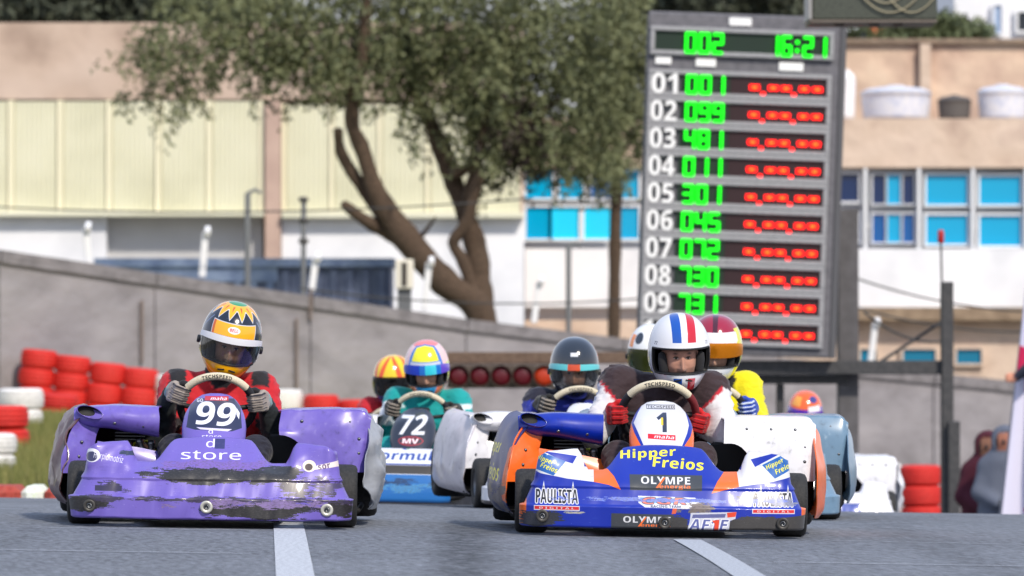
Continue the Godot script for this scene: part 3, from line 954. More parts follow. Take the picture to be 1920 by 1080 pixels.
# ---------- timing board ----------
const SEG := {"0": "abcdef", "1": "bc", "2": "abged", "3": "abgcd", "4": "fgbc", "5": "afgcd", "6": "afgedc", "7": "abc", "8": "abcdefg", "9": "abcdfg"}
func digit_mesh(ch: String, w: float, h: float, t: float) -> ArrayMesh:
	var st := tool()
	var y := h / 2 - t / 2
	var x := w / 2 - t / 2
	var at := {"a": [0, y, 1], "g": [0, 0, 1], "d": [0, -y, 1], "f": [-x, y / 2, 0], "b": [x, y / 2, 0], "e": [-x, -y / 2, 0], "c": [x, -y / 2, 0]}
	for s in SEG[ch]:
		var q: Array = at[s]
		bx(st, Vector3(q[0], q[1], 0.001 * (1 + "abcdefg".find(s))), Vector3(w - t * 0.4, t, 0.012) if q[2] else Vector3(t, h / 2 + t * 0.1, 0.012), Basis(), 0.004)
	return fin(st)
func timing_board() -> void:
	var d := 50.0
	var s := F / d
	var o := thing("timing_board", "tall grey timing board with green kart numbers and red dashes", "scoreboard", Transform3D(Basis(Vector3.FORWARD, 0.036), P(1397, 26, d)))
	var L := func(px: float, py: float, z := 0.0) -> Vector3: return Vector3((px - 1397.0) / s, (26.0 - py) / s, z)
	var grey := mottled([rgb(84, 84, 89), rgb(102, 101, 107), rgb(110, 109, 115)], 0.02, 0.7, 0.7, 0.0, 71)
	var fr := mottled([rgb(136, 136, 139), rgb(162, 162, 165)], 0.03, 1.2, 0.5, 0.0, 72)
	var darkg := mt(rgb(4, 34, 20), 0.6)
	var darkr := mt(rgb(38, 5, 14), 0.6)
	var green := glow(Color(0.0, 0.9, 0.03), 1.2)
	var redl := glow(Color(1.0, 0.04, 0.015), 2.0)
	var core := glow(Color(1.0, 0.4, 0.05), 1.3)
	var print_ := mt(rgb(238, 238, 238), 0.6)
	part(o, "cabinet", box_mesh(Vector3(362 / s, 640 / s, 0.35), 0.02), grey, Transform3D(Basis(), L.call(1397, 346, -0.19)))
	part(o, "side_panel", box_mesh(Vector3(12 / s, 640 / s, 0.45), 0.01), mt(rgb(82, 82, 86), 0.6), Transform3D(Basis(), L.call(1584, 346, -0.24)))
	var frame := func(x0: float, y0: float, x1: float, y1: float, called: String) -> Node3D:
		var st := tool()
		var e := 9.0
		bx(st, L.call((x0 + x1) / 2, y0 + e / 2, 0.02), Vector3((x1 - x0) / s, e / s, 0.05), Basis(), 0.008)
		bx(st, L.call((x0 + x1) / 2, y1 - e / 2, 0.02), Vector3((x1 - x0) / s, e / s, 0.05), Basis(), 0.008)
		bx(st, L.call(x0 + e / 2, (y0 + y1) / 2, 0.022), Vector3(e / s, (y1 - y0 - 2 * e) / s, 0.05), Basis(), 0.008)
		bx(st, L.call(x1 - e / 2, (y0 + y1) / 2, 0.022), Vector3(e / s, (y1 - y0 - 2 * e) / s, 0.05), Basis(), 0.008)
		return part(o, called, fin(st), fr)
	var digits := func(p: Node, text_: String, x: float, y: float, step: float, w: float, h: float) -> void:
		for i in text_.length():
			if text_[i] == ":":
				var st := tool()
				for k in [-1, 1]: bx(st, Vector3(0, k * h * 0.2 / s, 0), Vector3(7 / s, 7 / s, 0.012), Basis(), 0.003)
				part(p, "colon", fin(st), green, Transform3D(Basis(), L.call(x + i * step, y, 0.05)))
			elif text_[i] != " ":
				part(p, "digit", digit_mesh(text_[i], w / s, h / s, 5.4 / s), green, Transform3D(Basis(), L.call(x + i * step, y, 0.05)))
	var top: Node = frame.call(1221, 54, 1566, 108, "header_frame")
	part(top, "display", box_mesh(Vector3(328 / s, 38 / s, 0.01)), darkg, Transform3D(Basis(), L.call(1393.5, 81, 0.003)))
	digits.call(top, "002", 1297, 84, 25.5, 21.5, 40)
	digits.call(top, "16", 1453, 84, 24, 20, 40)
	digits.call(top, ":", 1497, 84, 24, 24, 40)
	digits.call(top, "21", 1517, 84, 25, 20, 40)
	# blurred column captions: too soft to read, so plain white plates
	for q in [[1389, 41, 42, 15], [1247, 118, 30, 15], [1327, 120, 38, 15], [1487, 122, 46, 16]]:
		part(o, "caption_plate", box_mesh(Vector3(q[2] / s, q[3] / s, 0.01), 0.003), print_, Transform3D(Basis(), L.call(q[0], q[1], 0.006)))
	var rows := [["01", "001"], ["02", "099"], ["03", "481"], ["04", "011"], ["05", "301"], ["06", "045"], ["07", "072"], ["08", "730"], ["09", "731"], ["10", "   "]]
	for i in 10:
		var y := 161.0 + i * 51.4
		var f: Node = frame.call(1220, y - 26, 1564, y + 25, "row_frame")
		part(f, "green_display", box_mesh(Vector3(92 / s, 34 / s, 0.01)), darkg, Transform3D(Basis(), L.call(1328, y, 0.003)))
		part(f, "red_display", box_mesh(Vector3(180 / s, 34 / s, 0.01)), darkr, Transform3D(Basis(), L.call(1464.5, y, 0.003)))
		part(f, "position_number", word_mesh(rows[i][0], 48 / s, 38 / s), print_, Transform3D(Basis(), L.call(1251, y, 0.05)))
		digits.call(f, rows[i][1], 1302, y + 1, 25.5, 21.5, 37)
		for q in [[1420, 0], [1455, 0], [1479, 0], [1513, 0], [1538, 0], [1436, 1], [1494, 1]]:
			var dash: bool = q[1] == 0
			part(f, "dash" if dash else "dot", box_mesh(Vector3((19.0 if dash else 8.0) / s, (10.0 if dash else 8.0) / s, 0.012), 0.004), redl, Transform3D(Basis(), L.call(q[0], y + (2 if dash else 14), 0.012)))
			if dash: part(f, "lamp_core", box_mesh(Vector3(8 / s, 4 / s, 0.004), 0.001), core, Transform3D(Basis(), L.call(q[0], y + 2, 0.021)))
	# its stand
	var iron := mottled([rgb(44, 44, 46), rgb(62, 62, 64), rgb(72, 70, 70)], 0.03, 0.8, 0.6, 0.0, 73)
	var st := thing("board_stand", "dark steel stand of posts and beams carrying the timing board", "stand", Transform3D(), "")
	slab(st, "post", 1572, 392, 1610, 1180, 50.45, 0.3, mottled([rgb(78, 76, 78), rgb(94, 92, 95)], 0.02, 0.6, 0.7), 0.01)
	slab(st, "cross_beam", 1196, 676, 1768, 702, 50.2, 0.2, iron, 0.01)
	slab(st, "cross_beam", 1196, 702.5, 1590, 720, 50.4, 0.2, iron, 0.01)
	slab(st, "end_post", 1766, 528, 1788, 1180, 50.1, 0.2, iron, 0.01)
	slab(st, "base_sleeve", 1778, 790, 1800, 1180, 50.0, 0.3, iron, 0.01)
	slab(st, "inner_post", 1456, 720.5, 1470, 1180, 50.5, 0.12, iron, 0.01)
	slab(st, "inner_post", 1300, 720.5, 1314, 1180, 50.5, 0.12, iron, 0.01)
	var brace := tool()
	tube(brace, [P(1636, 688, 50.6), P(1768, 602, 50.6)], 0.018, 8)
	part(st, "brace", fin(brace), iron)
	var bc := thing("warning_beacon", "small red beacon on a thin rod above the end post", "beacon", Transform3D(Basis(), P(1766, 528, 50.2)))
	brace = tool()
	tube(brace, [Vector3.ZERO, Vector3(-0.01, 0.42, 0)], 0.012, 8)
	part(bc, "rod", fin(brace), iron)
	brace = tool()
	lathe(brace, [[0.0, 0.15], [0.025, 0.145], [0.036, 0.12], [0.036, 0.01], [0.03, 0.0], [0.0, 0.0]], Transform3D(Basis(), Vector3(-0.01, 0.42, 0)), 14)
	part(bc, "lens", fin(brace), mt(rgb(168, 30, 32), 0.3))
func gantry_things() -> void:
	var iron := mottled([rgb(52, 44, 40), rgb(78, 66, 58), rgb(92, 80, 72)], 0.03, 0.8, 0.7, 0.0, 75)
	var d := 49.0
	var o := thing("start_light_bar", "dark bar with five unlit red start lamps under a rusty beam", "start lights", Transform3D())
	slab(o, "beam", 838, 660, 1290, 682, d + 0.1, 0.16, mottled([rgb(84, 66, 54), rgb(118, 98, 84)], 0.03, 0.8, 0.85), 0.01)
	slab(o, "housing", 838, 682.5, 1046, 728, d, 0.25, iron, 0.015)
	for x in [848, 1034]: slab(o, "hanger", x, 728.5, x + 14, 1180, d + 0.05, 0.1, iron, 0.01)
	for i in 5:
		var c := P(860 + i * 40.0, 705, d)
		var st := tool()
		var tr := Transform3D(Basis(Vector3.RIGHT, PI / 2), c + Vector3(0, 0, 0.01))
		lathe(st, [[0.112, -0.02], [0.12, 0.0], [0.12, 0.06], [0.112, 0.065], [0.11, 0.01]], tr, 24)
		var ring := part(o, "lamp", fin(st), iron)
		st = tool()
		lathe(st, [[0.0, 0.03], [0.06, 0.024], [0.108, 0.004], [0.108, -0.015], [0.0, -0.015]], tr, 24)
		part(ring, "lens", fin(st), mt(rgb(84, 8, 22) if i < 4 else rgb(176, 52, 18), 0.3))
	# frame hanging in from above, with loose cable loops
	d = 42.0
	o = thing("overhead_frame", "dark metal frame with coiled cables hanging in from the top", "overhead frame", Transform3D())
	var sheet_m := mottled([rgb(40, 44, 38), rgb(70, 74, 64), rgb(58, 64, 56)], 0.03, 1.5, 0.5, 0.0, 76)
	slab(o, "tray", 1524, -60, 1758, 36, d, 0.5, sheet_m, 0.01)
	slab(o, "lip", 1518, 36.5, 1758, 43, d - 0.05, 0.6, mottled([rgb(84, 74, 66), rgb(116, 108, 98)], 0.05, 2.0, 0.6), 0.008)
	slab(o, "end_plate", 1516, -60, 1523, 36, d - 0.05, 0.6, mt(rgb(150, 148, 146), 0.5), 0.006)
	for q in [[1610, 1730, 26], [1660, 1760, 26], [1625, 1700, 14]]:
		var pts := []
		for k in 15:
			var t := k / 14.0
			pts.append(P(lerpf(q[0], q[1], t), -16 + q[2] * 4.0 * t * (1.0 - t) * 1.5, d - 0.03))
		var st := tool()
		tube(st, pts, 0.008, 6)
		part(o, "cable_loop", fin(st), mt(rgb(150, 142, 116), 0.6))
	for x in [1575, 1640, 1685]: slab(o, "bolt", x - 9, 43.5, x + 9, 48, d, 0.1, iron, 0.005)
	slab(o, "hanger", 1632, -400, 1646, -60.5, d + 0.2, 0.1, iron, 0.01)

# ---------- karts ----------
# kart axes: origin on the ground under the front axle, +z forward (towards the camera), +x to the right as seen from the front
func plan(hw: float, zf: float, zb: float) -> Array:
	var r := 0.115
	var out := []
	for k in 4: out.append([Vector2(-hw, lerpf(zb, zf - r - 0.04, k / 4.0)), Vector2(-1, 0)])
	for k in 7:
		var a := PI / 2 * k / 7.0
		out.append([Vector2(-hw + r - r * cos(a), zf - 0.04 - r + r * sin(a)), Vector2(-cos(a), sin(a))])
	for k in 65:
		var x := lerpf(-hw + r, hw - r, k / 64.0)
		out.append([Vector2(x, zf - 0.04 * pow(absf(x) / (hw - r), 2.5)), Vector2(0, 1)])
	var n := out.size()
	for k in range(10, -1, -1):
		var q: Array = out[k]
		out.append([Vector2(-q[0].x, q[0].y), Vector2(-q[1].x, q[1].y)])
	return out
func f_top(x: float) -> float:
	var a := absf(x)
	var y := lerpf(0.366 - 0.5 * a * a, 0.265, sm(0.15, 0.245, a))
	return lerpf(y, 0.348 - 0.10 * maxf(a - 0.36, 0.0) - 0.12 * maxf(a - 0.5, 0.0), sm(0.30, 0.345, a))
func f_back(x: float) -> float:
	var a := absf(x)
	var o := lerpf(0.235, 0.12, sm(0.14, 0.245, a))
	o = lerpf(o, 0.125, sm(0.30, 0.345, a))
	return lerpf(o, 0.052, sm(0.34, 0.50, a))
func fairing_mesh(uvf: Callable, dent: float, seed_: int) -> ArrayMesh:
	var no := FastNoiseLite.new()
	no.seed = seed_
	no.frequency = 7.5
	no.fractal_octaves = 3
	var rows := []
	for j in 23: rows.append(PackedVector3Array())
	for q in plan(0.575, 0.40, 0.19):
		var p: Vector2 = q[0]
		var nn: Vector2 = q[1]
		var yt := f_top(p.x)
		var ob := f_back(p.x)
		var pr := [[0.035, 0.044], [0.008, 0.04], [0.0, 0.046], [0.0, 0.050], [-0.003, 0.122], [-0.003, 0.126], [0.016, 0.131], [0.018, 0.135], [0.044, 0.192], [0.046, 0.196], [0.042, 0.202], [0.044, 0.206], [0.056, 0.224]]
		for k in range(1, 8):
			var t := k / 7.0
			pr.append([lerpf(0.056, ob + 0.02, pow(t, 1.08)), lerpf(0.224, yt, pow(t, 0.95))])
		pr.append_array([[ob + 0.03, yt + 0.004], [ob + 0.04, yt + 0.0], [ob + 0.043, yt - 0.04]])
		for j in pr.size():
			var w: Vector2 = p - nn * pr[j][0]
			var v := Vector3(w.x, pr[j][1], w.y)
			var s := no.get_noise_3dv(v) * dent
			rows[j].append(v + Vector3(nn.x, 0.25, nn.y) * s)
	var st := tool()
	shell(st, rows, 0.004, uvf)
	return fin(st)
func nose_block_mesh(uvf: Callable) -> ArrayMesh:
	var rows := []
	for j in 12: rows.append(PackedVector3Array())
	for k in 41:
		var x := lerpf(-0.255, 0.255, k / 40.0)
		var e := pow(absf(x) / 0.255, 8.0)
		var pr := [[0.04, 0.035], [0.0, 0.04], [0.0, 0.06], [0.0, 0.19], [0.01, 0.2], [0.015, 0.235], [0.02, 0.245], [0.08, 0.275], [0.16, 0.30], [0.22, 0.325], [0.24, 0.325], [0.25, 0.29]]
		for j in 12:
			rows[j].append(Vector3(x, pr[j][1] - 0.03 * e * (1.0 if j > 6 else 0.0), 0.40 - pr[j][0] - 0.06 * e - 0.05 * x * x))
	var st := tool()
	shell(st, rows, 0.004, uvf)
	return fin(st)
func cone_mesh(uvf: Callable, grow := 1.0) -> ArrayMesh:
	var wp := [[0.0, 0.098], [0.12, 0.118], [0.3, 0.131], [0.5, 0.133], [0.68, 0.124], [0.82, 0.106], [0.92, 0.083], [0.98, 0.056], [1.0, 0.02]]
	var rows := []
	for j in 25:
		var v := sin(PI / 2 * j / 24.0) if j > 12 else sin(PI / 2 * 0.5) * j / 12.0
		var w := 0.0
		for i in wp.size() - 1:
			if v >= wp[i][0]: w = lerpf(wp[i][1], wp[i + 1][1], clampf((v - wp[i][0]) / (wp[i + 1][0] - wp[i][0]), 0, 1))
		var line := PackedVector3Array()
		var lift := sm(0.7, 1.0, v)
		for i in 33:
			var a := lerpf(-PI * 0.62, PI * 0.62, i / 32.0)
			var x := signf(sin(a)) * pow(absf(sin(a)), 0.85) * w * grow
			line.append(Vector3(x, 0.30 + 0.243 * v * grow - 0.012 * x * x / 0.017, 0.10 - 0.21 * v - 0.08 * lift + 0.085 * (1.0 - 0.4 * lift) * cos(a)))
		rows.append(line)
	var st := tool()
	shell(st, rows, 0.004, uvf)
	return fin(st)
func loft(sections: Array, t: float, s: float, dent := 0.0, seed_ := 1, uvf = null) -> ArrayMesh:
	var no := FastNoiseLite.new()
	no.seed = seed_
	no.frequency = 4.5
	no.fractal_octaves = 3
	var rows := []
	# resample each section and between sections
	for i in sections.size() - 1:
		var m := 6
		for k in (m + 1 if i == sections.size() - 2 else m):
			var line := PackedVector3Array()
			for j in sections[i].size() - 1:
				for e in (5 if j == sections[i].size() - 2 else 4):
					var u := e / 4.0
					var cr := func(S: Array) -> Vector3:
						var a: Vector3 = S[maxi(j - 1, 0)]
						var d: Vector3 = S[mini(j + 2, S.size() - 1)]
						return S[j].cubic_interpolate(S[j + 1], a, d, u)
					var h0 := i - 1 if i > 0 else i
					var h1 := i + 2 if i + 2 < sections.size() else i + 1
					var A: Vector3 = cr.call(sections[h0])
					var B: Vector3 = cr.call(sections[i])
					var C: Vector3 = cr.call(sections[i + 1])
					var D: Vector3 = cr.call(sections[h1])
					var p := B.cubic_interpolate(C, A, D, k / float(m))
					var w := no.get_noise_3dv(p) * dent
					p += Vector3(w * 1.2, w * 0.5, no.get_noise_3dv(p + Vector3.ONE * 7.0) * dent * 0.6)
					p.x *= s
					line.append(p)
			rows.append(line)
	if s < 0.0:
		for r in rows: r.reverse()
	var st := tool()
	shell(st, rows, t, uvf)
	return fin(st)
func V(x: float, y: float, z: float) -> Vector3: return Vector3(x, y, z)
var shared := {}
func wheel(parent: Node, x: float, z: float, r: float, w: float) -> void:
	var key := "w%.3f" % w
	if not shared.has(key):
		var st := tool()
		var h := w / 2
		lathe(st, [[r * 0.52, -h * 0.9], [r * 0.62, -h * 0.98], [r * 0.86, -h], [r * 0.96, -h * 0.9], [r, -h * 0.66], [r * 1.003, 0], [r, h * 0.66], [r * 0.96, h * 0.9], [r * 0.86, h], [r * 0.62, h * 0.98], [r * 0.52, h * 0.9]], Transform3D(Basis(Vector3.BACK, PI / 2)), 40, true)
		var ty := fin(st)
		st = tool()
		lathe(st, [[0.0, -h * 0.5], [r * 0.2, -h * 0.5], [r * 0.22, -h * 0.2], [r * 0.42, -h * 0.25], [r * 0.52, -h * 0.86], [r * 0.55, -h * 0.92], [r * 0.5, -h * 0.8], [r * 0.5, h * 0.8], [r * 0.55, h * 0.92], [r * 0.52, h * 0.86], [r * 0.42, h * 0.25], [r * 0.22, h * 0.2], [r * 0.2, h * 0.5], [0.0, h * 0.5]], Transform3D(Basis(Vector3.BACK, PI / 2)), 24)
		shared[key] = [ty, fin(st)]
	if not shared.has("rubber"):
		shared["rubber"] = mottled([rgb(22, 22, 23), rgb(38, 38, 39), rgb(58, 56, 54)], 0.04, 3.0, 0.75, 0.3, 81)
		shared["alloy"] = mt(rgb(120, 122, 126), 0.35, 0.8)
	var o := Node3D.new()
	o.name = "wheel"
	parent.add_child(o, true)
	o.position = Vector3(x, r, z)
	part(o, "tyre", shared[key][0], shared["rubber"])
	part(o, "rim", shared[key][1], shared["alloy"])
func bar(parent: Node, n: String, pts: Array, r, m: Material, sides := 10) -> MeshInstance3D:
	var st := tool()
	tube(st, pts, r, sides)
	return part(parent, n, fin(st), m)
# c: body, top_l, shoulder_l, wall_l, top_r, wall_r materials; fairing / cone materials and uv
func make_kart(c: Dictionary) -> Node3D:
	var t := thing(c.called, c.label, "kart", c.at, "racing karts on the track")
	var blk := mt(rgb(20, 20, 21), 0.7)
	var stl := mt(rgb(108, 110, 114), 0.35, 0.9)
	var red := mt(rgb(150, 18, 18), 0.4)
	# front fairing and number cone
	var fuv := func(p: Vector3) -> Vector2: return Vector2((p.x + 0.6) / 1.2, (0.42 - p.y) / 0.42)
	var cuv := func(p: Vector3) -> Vector2: return Vector2((p.x + 0.15) / 0.3, (0.57 - p.y) / 0.3)
	if c.get("nose_block", false): part(t, "front_fairing", nose_block_mesh(fuv), c.fairing)
	else: part(t, "front_fairing", fairing_mesh(fuv, c.dent, c.seed), c.fairing)
	part(t, "number_panel", cone_mesh(cuv, c.get("cone_grow", 1.0)), c.cone)
	for x in c.get("bolts", []):
		var st := tool()
		var tr := Transform3D(Basis(Vector3.RIGHT, PI / 2), Vector3(x[0], x[1], 0.410 - 0.045 * pow(absf(x[0]) / 0.495, 2.5)))
		lathe(st, [[0.026, -0.02], [0.026, 0.003], [0.022, 0.006], [0.012, 0.004], [0.011, 0.0]], tr, 20)
		var b := part(t, "washer", fin(st), x[2])
		st = tool()
		lathe(st, [[0.011, -0.005], [0.011, 0.005], [0.007, 0.006], [0.006, -0.002], [0.0, -0.002]], tr, 12)
		part(b, "bolt", fin(st), stl)
	# rivets along the pods' front edges
	if not shared.has("rivet"):
		var rv := tool()
		lathe(rv, [[0.0, 0.004], [0.004, 0.0035], [0.007, 0.001], [0.0075, -0.002]], Transform3D(Basis(Vector3.RIGHT, PI / 2)), 10)
		shared["rivet"] = fin(rv)
	for q in [[0.36, 0.43, -0.224], [0.46, 0.43, -0.224], [0.56, 0.43, -0.224], [0.6, 0.36, -0.212], [0.6, 0.3, -0.204], [-0.3, 0.4, -0.204], [-0.42, 0.41, -0.204], [-0.555, 0.33, -0.19], [-0.565, 0.27, -0.165]]:
		part(t, "rivet", shared["rivet"], stl, Transform3D(Basis(), V(q[0], q[1], q[2])))
	# frame, floor tray, seat, steering
	var st0 := tool()
	for s in [-1, 1]:
		tube(st0, [V(0.22 * s, 0.06, 0.33), V(0.28 * s, 0.055, 0.0), V(0.3 * s, 0.055, -0.5), V(0.28 * s, 0.07, -1.15)], 0.016, 10)
		tube(st0, [V(0.2 * s, 0.06, 0.02), V(0.5 * s, 0.125, 0.0)], 0.014, 8)
		tube(st0, [V(0.28 * s, 0.06, -0.18), V(0.6 * s, 0.06, -0.2), V(0.62 * s, 0.06, -0.8), V(0.28 * s, 0.06, -0.85)], 0.012, 8)
	tube(st0, [V(-0.62, 0.14, -1.03), V(0.62, 0.14, -1.03)], 0.018, 12)
	tube(st0, [V(-0.25, 0.055, 0.33), V(0.25, 0.055, 0.33)], 0.014, 8)
	part(t, "frame", fin(st0), blk)
	part(t, "floor_tray", box_mesh(Vector3(0.56, 0.006, 0.85), 0.002, V(0, 0.036, -0.12)), blk)
	bar(t, "rear_bumper", [V(-0.66, 0.12, -1.0), V(-0.66, 0.15, -1.22), V(-0.5, 0.15, -1.28), V(0.5, 0.15, -1.28), V(0.66, 0.15, -1.22), V(0.66, 0.12, -1.0)], 0.022, blk)
	var seat := []
	for j in 12:
		var v := j / 11.0
		var line := PackedVector3Array()
		var y := 0.08 + 0.36 * pow(v, 1.6)
		var z := -0.42 - 0.42 * sin(v * PI / 2 * 1.05)
		for i in 15:
			var a := lerpf(-1.0, 1.0, i / 14.0)
			line.append(V(a * (0.2 - 0.03 * v), y + 0.10 * a * a * a * a * (1.0 - 0.4 * v), z + 0.10 * a * a * (0.3 + v)))
		seat.append(line)
	var sst := tool()
	shell(sst, seat, 0.006)
	part(t, "seat", fin(sst), blk)
	steering(t, c)
	# wheels
	for s in [-1, 1]:
		wheel(t, 0.528 * s, 0.0, 0.13, 0.135)
		wheel(t, 0.592 * s, -1.03, 0.14, 0.19)
	# engine, exhaust and plumbing behind the left opening
	var eng := part(t, "engine", box_mesh(V(0.17, 0.16, 0.2), 0.02, V(-0.36, 0.2, -0.62)), mt(rgb(64, 66, 70), 0.45, 0.6))
	for k in 6: part(eng, "cooling_fin", box_mesh(V(0.15, 0.008, 0.17), 0.002, V(-0.36, 0.292 + k * 0.014, -0.62)), stl)
	bar(t, "exhaust_pipe", [V(-0.3, 0.26, -0.5), V(-0.3, 0.3, -0.42), V(-0.4, 0.31, -0.36), V(-0.5, 0.29, -0.42), V(-0.54, 0.26, -0.8)], [0.018, 0.02, 0.026, 0.03, 0.03], mt(rgb(70, 58, 50), 0.5, 0.5))
	bar(t, "fuel_hose", [V(-0.25, 0.28, -0.36), V(-0.29, 0.335, -0.33), V(-0.34, 0.325, -0.32), V(-0.36, 0.28, -0.36)], 0.006, mt(c.get("hose", rgb(170, 160, 40)), 0.4))
	for k in 3:
		var st := tool()
		lathe(st, [[0.0, 0.03], [0.014, 0.028], [0.018, 0.012], [0.012, 0.0], [0.02, -0.02], [0.02, -0.05]], Transform3D(Basis(Vector3.BACK, 0.3 * k), V(-0.27 - 0.045 * k, 0.31 + 0.008 * (k % 2), -0.3)), 12)
		part(t, "valve_fitting", fin(st), stl)
	bar(t, "radiator_hose", [V(-0.5, 0.31, -0.33), V(-0.42, 0.322, -0.3), V(-0.36, 0.31, -0.31)], 0.013, red)
	# side pods
	var liner := tool()
	bx(liner, V(-0.42, 0.24, -0.84), V(0.44, 0.36, 0.02), Basis(), 0.004)
	bx(liner, V(-0.44, 0.075, -0.52), V(0.36, 0.012, 0.6), Basis(), 0.003)
	part(t, "engine_bay_liner", fin(liner), blk)
	var dl: float = c.get("dent_l", 0.004)
	var dr: float = c.get("dent_r", 0.004)
	var pod := Node3D.new()
	pod.name = "side_pod"
	t.add_child(pod, true)
	pod.set_meta("label", "left pod with an open engine bay and an oval air intake")
	# wing-like top panel that rolls over its front edge
	var tl := []
	for x in [0.235, 0.33, 0.44, 0.54, 0.585]:
		var e := sm(0.46, 0.585, x)
		var th: float = lerpf(0.122, 0.075, (x - 0.235) / 0.35)
		var y: float = 0.485 - 0.02 * (0.585 - x) - 0.02 * e
		tl.append([V(x, y - th, -0.31 - 0.02 * e), V(x, y - th + 0.004, -0.235 - 0.03 * e), V(x, y - th * 0.55, -0.2 - 0.03 * e), V(x, y - 0.012, -0.225 - 0.03 * e), V(x, y, -0.29), V(x, y - 0.01, -0.6), V(x, y - 0.06, -0.95)])
	part(pod, "top_panel", loft(tl, 0.004, -1.0, dl * 0.7, c.seed + 3), c.top_l)
	# outer panel: from the top panel's end down to the sill, flaring over the wheels
	var wl := []
	var wuv := func(p: Vector3) -> Vector2: return Vector2((p.z + 1.1) / 1.1, (0.5 - p.y) / 0.5)
	for q in [[-0.08, -0.052, 0.03], [-0.14, -0.045, 0.01], [-0.28, -0.02, 0.0], [-0.5, 0.012, 0.0], [-0.8, 0.024, 0.0], [-0.97, 0.0, 0.03]]:
		wl.append([V(0.565 + q[1], 0.475 - q[2], q[0] - 0.16), V(0.612 + q[1], 0.452 - q[2], q[0] - 0.13), V(0.652 + q[1], 0.385 - q[2], q[0] - 0.08), V(0.674 + q[1], 0.29, q[0] - 0.04), V(0.688 + q[1], 0.19, q[0] - 0.03), V(0.685 + q[1], 0.11, q[0] - 0.06), V(0.655 + q[1], 0.065, q[0] - 0.1)])
	part(pod, "outer_panel", loft(wl, 0.004, -1.0, dl * 1.6, c.seed + 4, wuv), c.wall_l)
	# shoulder: the front face between outer panel and opening, and the sill under the opening
	part(pod, "shoulder_panel", loft([[V(0.545, 0.45, -0.245), V(0.572, 0.425, -0.225), V(0.605, 0.36, -0.175), V(0.622, 0.29, -0.135), V(0.63, 0.2, -0.125)], [V(0.53, 0.43, -0.25), V(0.545, 0.39, -0.235), V(0.56, 0.345, -0.2), V(0.57, 0.29, -0.17), V(0.575, 0.2, -0.16)], [V(0.485, 0.405, -0.262), V(0.49, 0.375, -0.262), V(0.5, 0.335, -0.25), V(0.5, 0.285, -0.23), V(0.5, 0.2, -0.22)]], 0.004, -1.0, dl, c.seed + 5), c.shoulder_l)
	part(pod, "sill_panel", loft([[V(0.50, 0.336, -0.251), V(0.5, 0.30, -0.24), V(0.5, 0.2, -0.225)], [V(0.36, 0.315, -0.25), V(0.36, 0.28, -0.235), V(0.36, 0.2, -0.225)], [V(0.2, 0.285, -0.27), V(0.2, 0.24, -0.25), V(0.2, 0.2, -0.24)]], 0.004, -1.0, dl, c.seed + 6), c.shoulder_l)
	var ov := tool()
	var tr2 := Transform3D(Basis(Vector3.FORWARD, 0.28) * Basis(Vector3.RIGHT, PI / 2 - 0.25), V(-0.525, 0.452, -0.214))
	lathe(ov, [[1.0, -0.05], [1.0, 0.012], [0.96, 0.016], [0.92, 0.012], [0.9, 0.006]], tr2 * Transform3D(Basis().scaled(Vector3(0.058, 1.0, 0.026))), 28)
	var duct := part(pod, "air_intake", fin(ov), c.top_l)
	ov = tool()
	lathe(ov, [[0.91, 0.009], [0.86, -0.02], [0.0, 0.008]], tr2 * Transform3D(Basis().scaled(Vector3(0.058, 1.0, 0.026))), 28)
	part(duct, "intake_mouth", fin(ov), blk)
	# right pod: closed front
	pod = Node3D.new()
	pod.name = "side_pod"
	t.add_child(pod, true)
	pod.set_meta("label", "right pod with a closed sloping front")
	var fr := []
	for x in [0.265, 0.34, 0.45, 0.56, 0.615, 0.634, 0.645]:
		var e := sm(0.6, 0.645, x)
		var k := sm(0.35, 0.26, x)
		var y: float = 0.478 - 0.03 * e * e - 0.012 * k
		fr.append([V(x, lerpf(0.22, 0.37, sm(0.38, 0.33, x)), -0.2 - 0.03 * e), V(x, lerpf(0.31, 0.385, sm(0.38, 0.33, x)), -0.205 - 0.02 * e), V(x, 0.40, -0.215 - 0.02 * e), V(x, y - 0.014, -0.242), V(x, y - 0.003, -0.25), V(x, y, -0.265), V(x, y + 0.002, -0.4), V(x, y - 0.005, -0.6), V(x, y - 0.06, -0.95)])
	part(pod, "top_panel", loft(fr, 0.004, 1.0, dr * 0.7, c.seed + 7), c.top_r)
	part(pod, "outer_panel", loft([[V(0.634, 0.444, -0.3), V(0.642, 0.40, -0.23), V(0.648, 0.3, -0.16), V(0.654, 0.2, -0.14), V(0.654, 0.11, -0.18), V(0.644, 0.065, -0.22)]] + [-0.4, -0.6, -0.85, -1.04].map(func(z): return [V(0.644, 0.44, z), V(0.672, 0.39, z + 0.03), V(0.688, 0.3, z + 0.05), V(0.698, 0.2, z + 0.05), V(0.694, 0.11, z + 0.02), V(0.67, 0.06, z)]), 0.004, 1.0, dr * 1.6, c.seed + 8), c.wall_r)
	part(pod, "radiator", box_mesh(V(0.2, 0.2, 0.05), 0.01, V(0.32, 0.27, -0.42)), blk)
	return t
